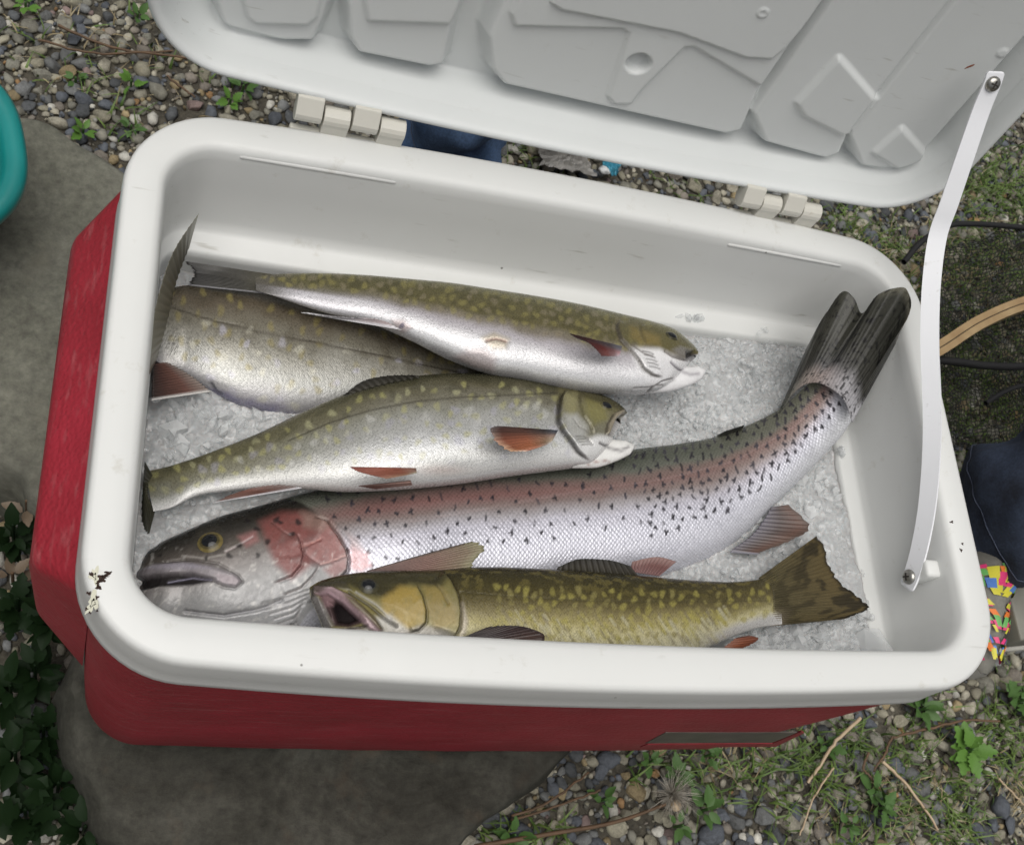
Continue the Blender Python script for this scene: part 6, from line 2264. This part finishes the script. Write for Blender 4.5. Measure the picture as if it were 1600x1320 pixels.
M_TEAL = teal_mat()
tc_ = np.array([-0.224, 0.347])
tub_z = R0 - 0.205
an = np.arange(160) / 160 * 2 * math.pi
ex = 2.7
sx_ = np.sign(np.cos(an)) * np.abs(np.cos(an)) ** (2 / ex)
sy_ = np.sign(np.sin(an)) * np.abs(np.sin(an)) ** (2 / ex)
th = math.radians(14)
prof = [(0.030, -0.083), (0.0225, -0.078), (0.012, -0.030), (0.0085, -0.012), (0.002, -0.013), (0.0, -0.009), (0.0005, -0.004), (0.003, -0.0008), (0.0075, 0.0), (0.012, -0.0015), (0.0155, -0.006), (0.018, -0.016), (0.024, -0.050), (0.030, -0.074), (0.040, -0.0775)]
rings = []
for d, z in prof:
    x, y = (0.166 - d) * sx_, (0.092 - d) * sy_
    rings.append(np.column_stack([tc_[0] + x * math.cos(th) - y * math.sin(th), tc_[1] + x * math.sin(th) + y * math.cos(th), np.full(160, tub_z + z)]))
V = np.concatenate(rings)
F = [grid_faces(len(prof), 160, wrap_v=True, flip=True)]
V = np.vstack([V, rings[-1].mean(0), rings[0].mean(0)])
i = np.arange(160)
F.append(np.stack([(len(prof) - 1) * 160 + i, (len(prof) - 1) * 160 + (i + 1) % 160, np.full(160, len(V) - 2)], 1))
F.append(np.stack([(i + 1) % 160, i, np.full(160, len(V) - 1)], 1))
o = link('plastic_tub', mesh_np('plastic_tub', V, F), M_TEAL)
tag(o, 'teal plastic tub with rounded rim standing on the stone slab', 'tub')

# ---------------------------------------------------------------- landing net
M_NET = simple_mat('black_net_cord', (0.016, 0.017, 0.013), rough=0.9)
M_CORD = simple_mat('black_cord', (0.008, 0.008, 0.009), rough=0.75)
M_BAMBOO = simple_mat('varnished_wood', (0.42, 0.30, 0.155), rough=0.35, col2=(0.31, 0.20, 0.095), scale=40, coat=0.3)
M_LINE = simple_mat('dark_glue_line', (0.06, 0.04, 0.018), rough=0.6)
nc = at((1600, 500), -.36)
net = thing('landing_net', 'landing net with wooden hoop and black mesh lying on the grass', 'net', tuple(nc))
quad_px = [(1418, 402), (1800, 318), (1800, 700), (1478, 700)]
Q = [at(p, -.368)[:2] for p in quad_px]
nu_, nv_ = 66, 54
V, F, off = [], [], 0


def net_pt(u, v):
    xy = (Q[0] * (1 - u)[:, None] + Q[1] * u[:, None]) * (1 - v)[:, None] + (Q[3] * (1 - u)[:, None] + Q[2] * u[:, None]) * v[:, None]
    w = np.column_stack([vnoise(u * 9, v * 9, 4), vnoise(u * 9, v * 9, 8)]) * .006
    z = 0.020 + 0.012 * fbm(u * 6, v * 6, 14) + 0.016 * np.exp(-((v - .05) / .08) ** 2) + 0.0012 * vnoise(u * 60, v * 60, 3)
    return np.column_stack([xy + w, np.maximum(z, .006)])


for k in range(nu_ + 1):
    P = net_pt(np.full(90, k / nu_) + 0.003 * np.sin(np.linspace(0, 54 * math.pi, 90)), np.linspace(0, 1, 90))
    a, b_ = tube(P, 0.00056, 4)
    V.append(a)
    F.append(b_[0] + off)
    off += len(a)
for k in range(nv_ + 1):
    P = net_pt(np.linspace(0, 1, 110), np.full(110, k / nv_) + 0.003 * np.sin(np.linspace(0, 66 * math.pi, 110)))
    a, b_ = tube(P, 0.00056, 4)
    V.append(a)
    F.append(b_[0] + off)
    off += len(a)
link('mesh_bag', mesh_np('mesh_bag', np.concatenate(V), [np.concatenate(F)]), M_NET, net, kind='stuff')
for pts, rad in (([(1412, 410), (1440, 378), (1480, 354), (1520, 350), (1600, 356), (1720, 372)], .0032), ([(1460, 562), (1500, 566), (1540, 571), (1600, 572), (1720, 560)], .0042), ([(1540, 630), (1570, 612), (1610, 600), (1700, 590)], .0026)):
    P = np.array([at(p, -.338) for p in pts])
    a, b_ = tube(cr(np.arange(len(pts)), P, np.linspace(0, len(pts) - 1, 50)), rad, 8)
    link('draw_cord', mesh_np('draw_cord', a, b_), M_CORD, net)
hp_ = [(1405, 595), (1440, 562), (1475, 540), (1530, 505), (1600, 476), (1700, 452), (1800, 455)]
Ph = cr(np.arange(len(hp_)), np.array([at(p, -.325) for p in hp_]), np.linspace(0, len(hp_) - 1, 90))


def bar(P, across, lo, hi, z0, z1):
    V = np.concatenate([P + across * lo + [0, 0, z0], P + across * hi + [0, 0, z0], P + across * hi + [0, 0, z1], P + across * lo + [0, 0, z1]])
    n_ = len(P)
    V = V.reshape(4, n_, 3).transpose(1, 0, 2).reshape(-1, 3)
    return V, [grid_faces(n_, 4, wrap_v=True), np.array([[0, 1, 2, 3], [(n_ - 1) * 4 + 3, (n_ - 1) * 4 + 2, (n_ - 1) * 4 + 1, (n_ - 1) * 4]])]


T_ = np.gradient(Ph, axis=0)
T_ /= np.linalg.norm(T_, axis=1)[:, None]
ac = np.cross(T_, [0, 0, 1.0])
for lo, hi, z1, mt, nm in ((-.0072, -.0006, .006, M_BAMBOO, 'hoop_strip'), (.0006, .0072, .006, M_BAMBOO, 'hoop_strip'), (-.0006, .0006, .0052, M_LINE, 'hoop_glue_line')):
    a, b_ = bar(Ph, ac, lo, hi, -.005, z1)
    link(nm, mesh_np(nm, a, b_, smooth=False), mt, net)

# ---------------------------------------------------------------- people standing by: jeans and a shoe
def denim_mat(name, a, b2):
    m, nt, b, _, L = new_mat(name)
    tc = N(nt, 'TexCoord')
    n1 = N(nt, 'TexNoise', Scale=16.0, Detail=6.0, Roughness=0.65)
    n2 = N(nt, 'TexNoise', Scale=500.0, Detail=2.0)
    for n_ in (n1, n2):
        L.new(tc.outputs['Object'], n_.inputs['Vector'])
    r = ramp(nt, [(0.32, a), (0.7, b2)])
    L.new(n1.outputs['Fac'], r.inputs['Fac'])
    r2 = ramp(nt, [(0.3, (0.75, 0.75, 0.75)), (0.7, (1.2, 1.2, 1.2))])
    L.new(n2.outputs['Fac'], r2.inputs['Fac'])
    L.new(mix(nt, 1.0, r.outputs['Color'], r2.outputs['Color'], 'MULTIPLY'), b.inputs['Base Color'])
    b.inputs['Roughness'].default_value = 0.9
    bp = N(nt, 'Bump', Strength=0.4, Distance=0.006)
    L.new(n1.outputs['Fac'], bp.inputs['Height'])
    L.new(bp.outputs['Normal'], b.inputs['Normal'])
    return m


M_DENIM1 = denim_mat('dark_denim', (0.009, 0.012, 0.022), (0.045, 0.066, 0.115))
M_DENIM2 = denim_mat('faded_denim', (0.035, 0.075, 0.16), (0.10, 0.17, 0.30))
M_STITCH = simple_mat('pale_stitch', (0.07, 0.085, 0.13), rough=0.9)


def trouser(x, y, zh, parent, mat, seed, r0=.068, r1=.088, top=.62, lean=(0.03, 0.02), name='trouser_leg', amp=.009):
    """One trouser leg from hem to above the knee with soft folds."""
    nz_, na = 70, 48
    V = []
    for k in range(nz_):
        t = k / (nz_ - 1)
        z = zh + (top - zh) * t
        r = r0 + (r1 - r0) * t - .006 * math.exp(-((t - .3) / .2) ** 2)
        for j in range(na):
            a = 2 * math.pi * j / na
            fold = amp * math.sin(6 * t * 6 + 2.2 * math.sin(a + seed)) * math.exp(-t * 3.2) + .004 * float(mnoise.noise(Vector((math.cos(a) * 1.5 + seed, math.sin(a) * 1.5, t * 7)))) + .007 * float(mnoise.noise(Vector((math.cos(a) * 3 + seed, math.sin(a) * 3, t * 16))))
            V.append((x + lean[0] * t + (r + fold) * math.cos(a) * .92, y + lean[1] * t + (r + fold) * math.sin(a) * 1.05, z + .006 * math.sin(2 * a + seed) * (1 - t)))
    n0 = len(V)
    for j in range(na):                                 # turned-in hem
        a = 2 * math.pi * j / na
        V.append((x + (r0 - .010) * math.cos(a) * .92, y + (r0 - .010) * math.sin(a) * 1.05, zh + .012))
    V.append((x + lean[0], y + lean[1], top + .01))
    F = [grid_faces(nz_, na, wrap_v=True, flip=True)]
    j = np.arange(na)
    F.append(np.stack([j, (j + 1) % na, n0 + (j + 1) % na, n0 + j], 1))
    F.append(np.stack([(nz_ - 1) * na + j, (nz_ - 1) * na + (j + 1) % na, np.full(na, n0 + na)], 1))
    o = link(name, mesh_np(name, np.array(V), F), mat, parent)
    P = np.array(V[4 * na:5 * na] + V[4 * na:4 * na + 2])
    P = P + (P - P.mean(0)) * .012
    a_, b_ = tube(P, .0005, 5)
    link('hem_stitch', mesh_np('hem_stitch', a_, b_), M_STITCH, o)
    return o


M_SHOE = simple_mat('grey_shoe_fabric', (0.20, 0.195, 0.17), rough=0.8, var=0.15, scale=90, bump=0.3, bscale=500)
M_SOLE = simple_mat('pale_shoe_sole', (0.40, 0.39, 0.36), rough=0.7)
NEON = [simple_mat('neon_%s' % n_, c, rough=0.5, var=0.1) for n_, c in (('orange', (0.80, 0.20, 0.03)), ('pink', (0.75, 0.05, 0.20)), ('yellow', (0.65, 0.60, 0.05)), ('blue', (0.08, 0.20, 0.55)), ('green', (0.15, 0.45, 0.12)))]
M_SKINLEG = simple_mat('dark_sock', (0.012, 0.012, 0.016), rough=0.9)


def shoe(cx_, cy_, ang, parent, L_=.155, W_=.050):
    """A small sneaker: pale sole, dark upper with a rounded toe and bright patches sewn all over it."""
    def outline(k):
        t = k
        w = W_ * (.40 + .10 * math.sin(math.pi * t) + .06 * math.sin(2 * math.pi * (t - .15)))
        return w * (math.sin(math.pi * min(max(t, 0.0), 1.0)) ** .32)
    ca, sa = math.cos(ang), math.sin(ang)
    def W3(l, s, z):
        return (cx_ + ca * l - sa * s, cy_ + sa * l + ca * s, z)
    nt_, na = 40, 20
    V = []
    for k in range(nt_):
        t = .004 + .992 * k / (nt_ - 1)
        w = outline(t)
        hgt_ = (.070 - .038 * float(sstep(.30, .62, np.array(t))) - .012 * float(sstep(.7, 1., np.array(t)))) * min(1, math.sin(math.pi * t) ** .35 * 1.05)
        for j in range(na):
            a = math.pi * j / (na - 1)
            V.append(W3((t - .28) * L_, w * math.cos(a) * (1 - .18 * math.sin(a)), .024 + hgt_ * math.sin(a) ** .7))
    up = link('upper', mesh_np('upper', np.array(V), [grid_faces(nt_, na)]), M_SHOE, parent)
    V, F = [], []
    for z, s in ((.002, .96), (.006, 1.03), (.020, 1.05), (.027, 1.0)):
        for k in range(nt_):
            t = .004 + .992 * k / (nt_ - 1)
            V.append(W3((t - .28) * L_ * (1.0 + .02 * (s - 1)), outline(t) * s, z))
        for k in range(nt_ - 1, -1, -1):
            t = .004 + .992 * k / (nt_ - 1)
            V.append(W3((t - .28) * L_, -outline(t) * s, z))
    Fq = [grid_faces(4, nt_ * 2, wrap_v=True)]
    link('sole', mesh_np('sole', np.array(V), Fq), M_SOLE, parent)
    if True:
        rs = np.random.default_rng(6)
        for k in range(46):
            t0 = rs.uniform(.36, .88)
            t1 = t0 + rs.uniform(.03, .07)
            lo = rs.uniform(.02, 1.25)
            hi = lo + rs.uniform(.12, .38)
            mi = int(rs.integers(0, 5))
            for sgn in (-1, 1):
                V = []
                for i_ in range(8):
                    t = t0 + (t1 - t0) * i_ / 7
                    for j in range(6):
                        a = lo + (hi - lo) * j / 5 + .22 * (i_ / 7)
                        w = outline(t)
                        hgt_ = (.070 - .038 * float(sstep(.30, .62, np.array(t))) - .012 * float(sstep(.7, 1., np.array(t))))
                        V.append(W3((t - .28) * L_, sgn * (w * math.cos(a) * (1 - .18 * math.sin(a)) + .0008 + .00003 * k), .0255 + hgt_ * math.sin(a) ** .7))
                link('shoe_strap', mesh_np('shoe_strap', np.array(V), [grid_faces(8, 6)]), NEON[mi], parent)


hp1 = at((1568, 814), -.315)
pers = thing('person', 'person in dark blue jeans and a small neon patched shoe standing right of the cooler', 'person', (hp1[0], hp1[1], 0))
trouser(hp1[0], hp1[1], .050, pers, M_DENIM1, 1.3, r0=.056, r1=.074, lean=(.02, .10))
trouser(hp1[0] + .24, hp1[1] + .04, .050, pers, M_DENIM1, 2.9, r0=.056, r1=.074, lean=(.02, .10))
sp1 = at((1522, 872), -R0 + .03)
shoe(sp1[0], sp1[1], math.radians(-98), pers)
shoe(sp1[0] + .24, sp1[1] + .05, math.radians(-80), pers)
M_CASE = simple_mat('grey_case_shell', (0.185, 0.182, 0.155), rough=0.55, var=0.12, scale=25, bump=0.1, bscale=300)
M_CASEB = simple_mat('pale_case_foot', (0.42, 0.41, 0.37), rough=0.6)
M_MARK = simple_mat('yellow_mark', (0.45, 0.42, 0.18), rough=0.6)
zc = -.335
qc = [at(p, zc) for p in [(1572, 908), (1668, 868), (1698, 990), (1596, 1000)]]
cc_ = sum(qc) / 4
case = thing('equipment_case', 'grey flat topped case on a pale foot beside the neon patched shoe', 'case', (cc_[0], cc_[1], 0))
for nm_, z0_, z1_, k_, mt_ in (('case_body', .012, zc + R0, 1.0, M_CASE), ('case_foot', .0015, .012, 1.10, M_CASEB)):
    bm = bmesh.new()
    lo_ = [bm.verts.new((cc_[0] + (q[0] - cc_[0]) * k_, cc_[1] + (q[1] - cc_[1]) * k_, z0_)) for q in qc]
    hi_ = [bm.verts.new((cc_[0] + (q[0] - cc_[0]) * k_, cc_[1] + (q[1] - cc_[1]) * k_, z1_)) for q in qc]
    bm.faces.new(hi_)
    bm.faces.new(lo_[::-1])
    for i_ in range(4):
        bm.faces.new((lo_[i_], lo_[(i_ + 1) % 4], hi_[(i_ + 1) % 4], hi_[i_]))
    bmesh.ops.recalc_face_normals(bm, faces=bm.faces)
    bevel_all(bm, .002, 2)
    bm_obj(nm_, bm, mt_, case)

hp2 = at((706, 262), -.33)
pers2 = thing('person', 'person in faded blue jeans standing behind the cooler, seen in the gap by the hinge', 'person', (hp2[0], hp2[1], 0))
trouser(hp2[0], hp2[1] + .03, .03, pers2, M_DENIM2, 4.1, r0=.046, r1=.062, top=.45, lean=(-.02, .05))
trouser(hp2[0] - .02, hp2[1] + .24, .03, pers2, M_DENIM2, 5.2, r0=.046, r1=.062, top=.45, lean=(-.02, .05))

# ---------------------------------------------------------------- litter in the gap behind the cooler
M_SCRAP = simple_mat('grey_wrapper', (0.30, 0.29, 0.27), rough=0.4, var=0.25, scale=50)
M_CAPB = simple_mat('blue_white_wrapper', (0.08, 0.34, 0.46), rough=0.35)
M_WHITE = simple_mat('white_wrapper', (0.70, 0.72, 0.72), rough=0.4)


def crumple(name, p, z, a, b_, mat, label, cat, seed):
    rr = np.random.default_rng(seed)
    c = at(p, z)
    n_ = 14
    U, Vv = np.meshgrid(np.linspace(-1, 1, n_), np.linspace(-1, 1, n_), indexing='ij')
    edge = 1 + .22 * vnoise(U * 2, Vv * 2, seed)
    X, Y = U * a * edge, Vv * b_ * edge
    Z = .010 + .010 * np.abs(fbm(U * 2.2, Vv * 2.2, seed, 3)) + .004 * rr.uniform(0, 1, U.shape)
    P = np.stack([c[0] + X, c[1] + Y, np.maximum(c[2] - .01 + Z, .003)], -1).reshape(-1, 3)
    n0 = len(P)
    P = np.vstack([P, P - np.array([0, 0, .0006])])
    f = grid_faces(n_, n_)
    o = link(name, mesh_np(name, P, [f, f[:, ::-1] + n0], smooth=False), mat)
    tag(o, label, cat)
    return o


crumple('crumpled_wrapper', (882, 250), -.366, .026, .014, M_SCRAP, 'grey crumpled wrapper on the gravel behind the cooler', 'litter', 3)
w = crumple('crumpled_wrapper', (952, 262), -.362, .008, .010, M_CAPB, 'small blue and white wrapper on the gravel behind the cooler', 'litter', 5)
blob = at((944, 266), -.352)
link('white_corner', mesh_np('white_corner', I2[0] * np.array([.006, .005, .003]) * (1 + .2 * rng.normal(0, 1, (len(I2[0]), 1))) + blob, I2[1]), M_WHITE, w)

SC.render.film_transparent = False
SC.cycles.use_adaptive_sampling = True
SC.cycles.adaptive_threshold = 0.02
SC.cycles.use_denoising = True
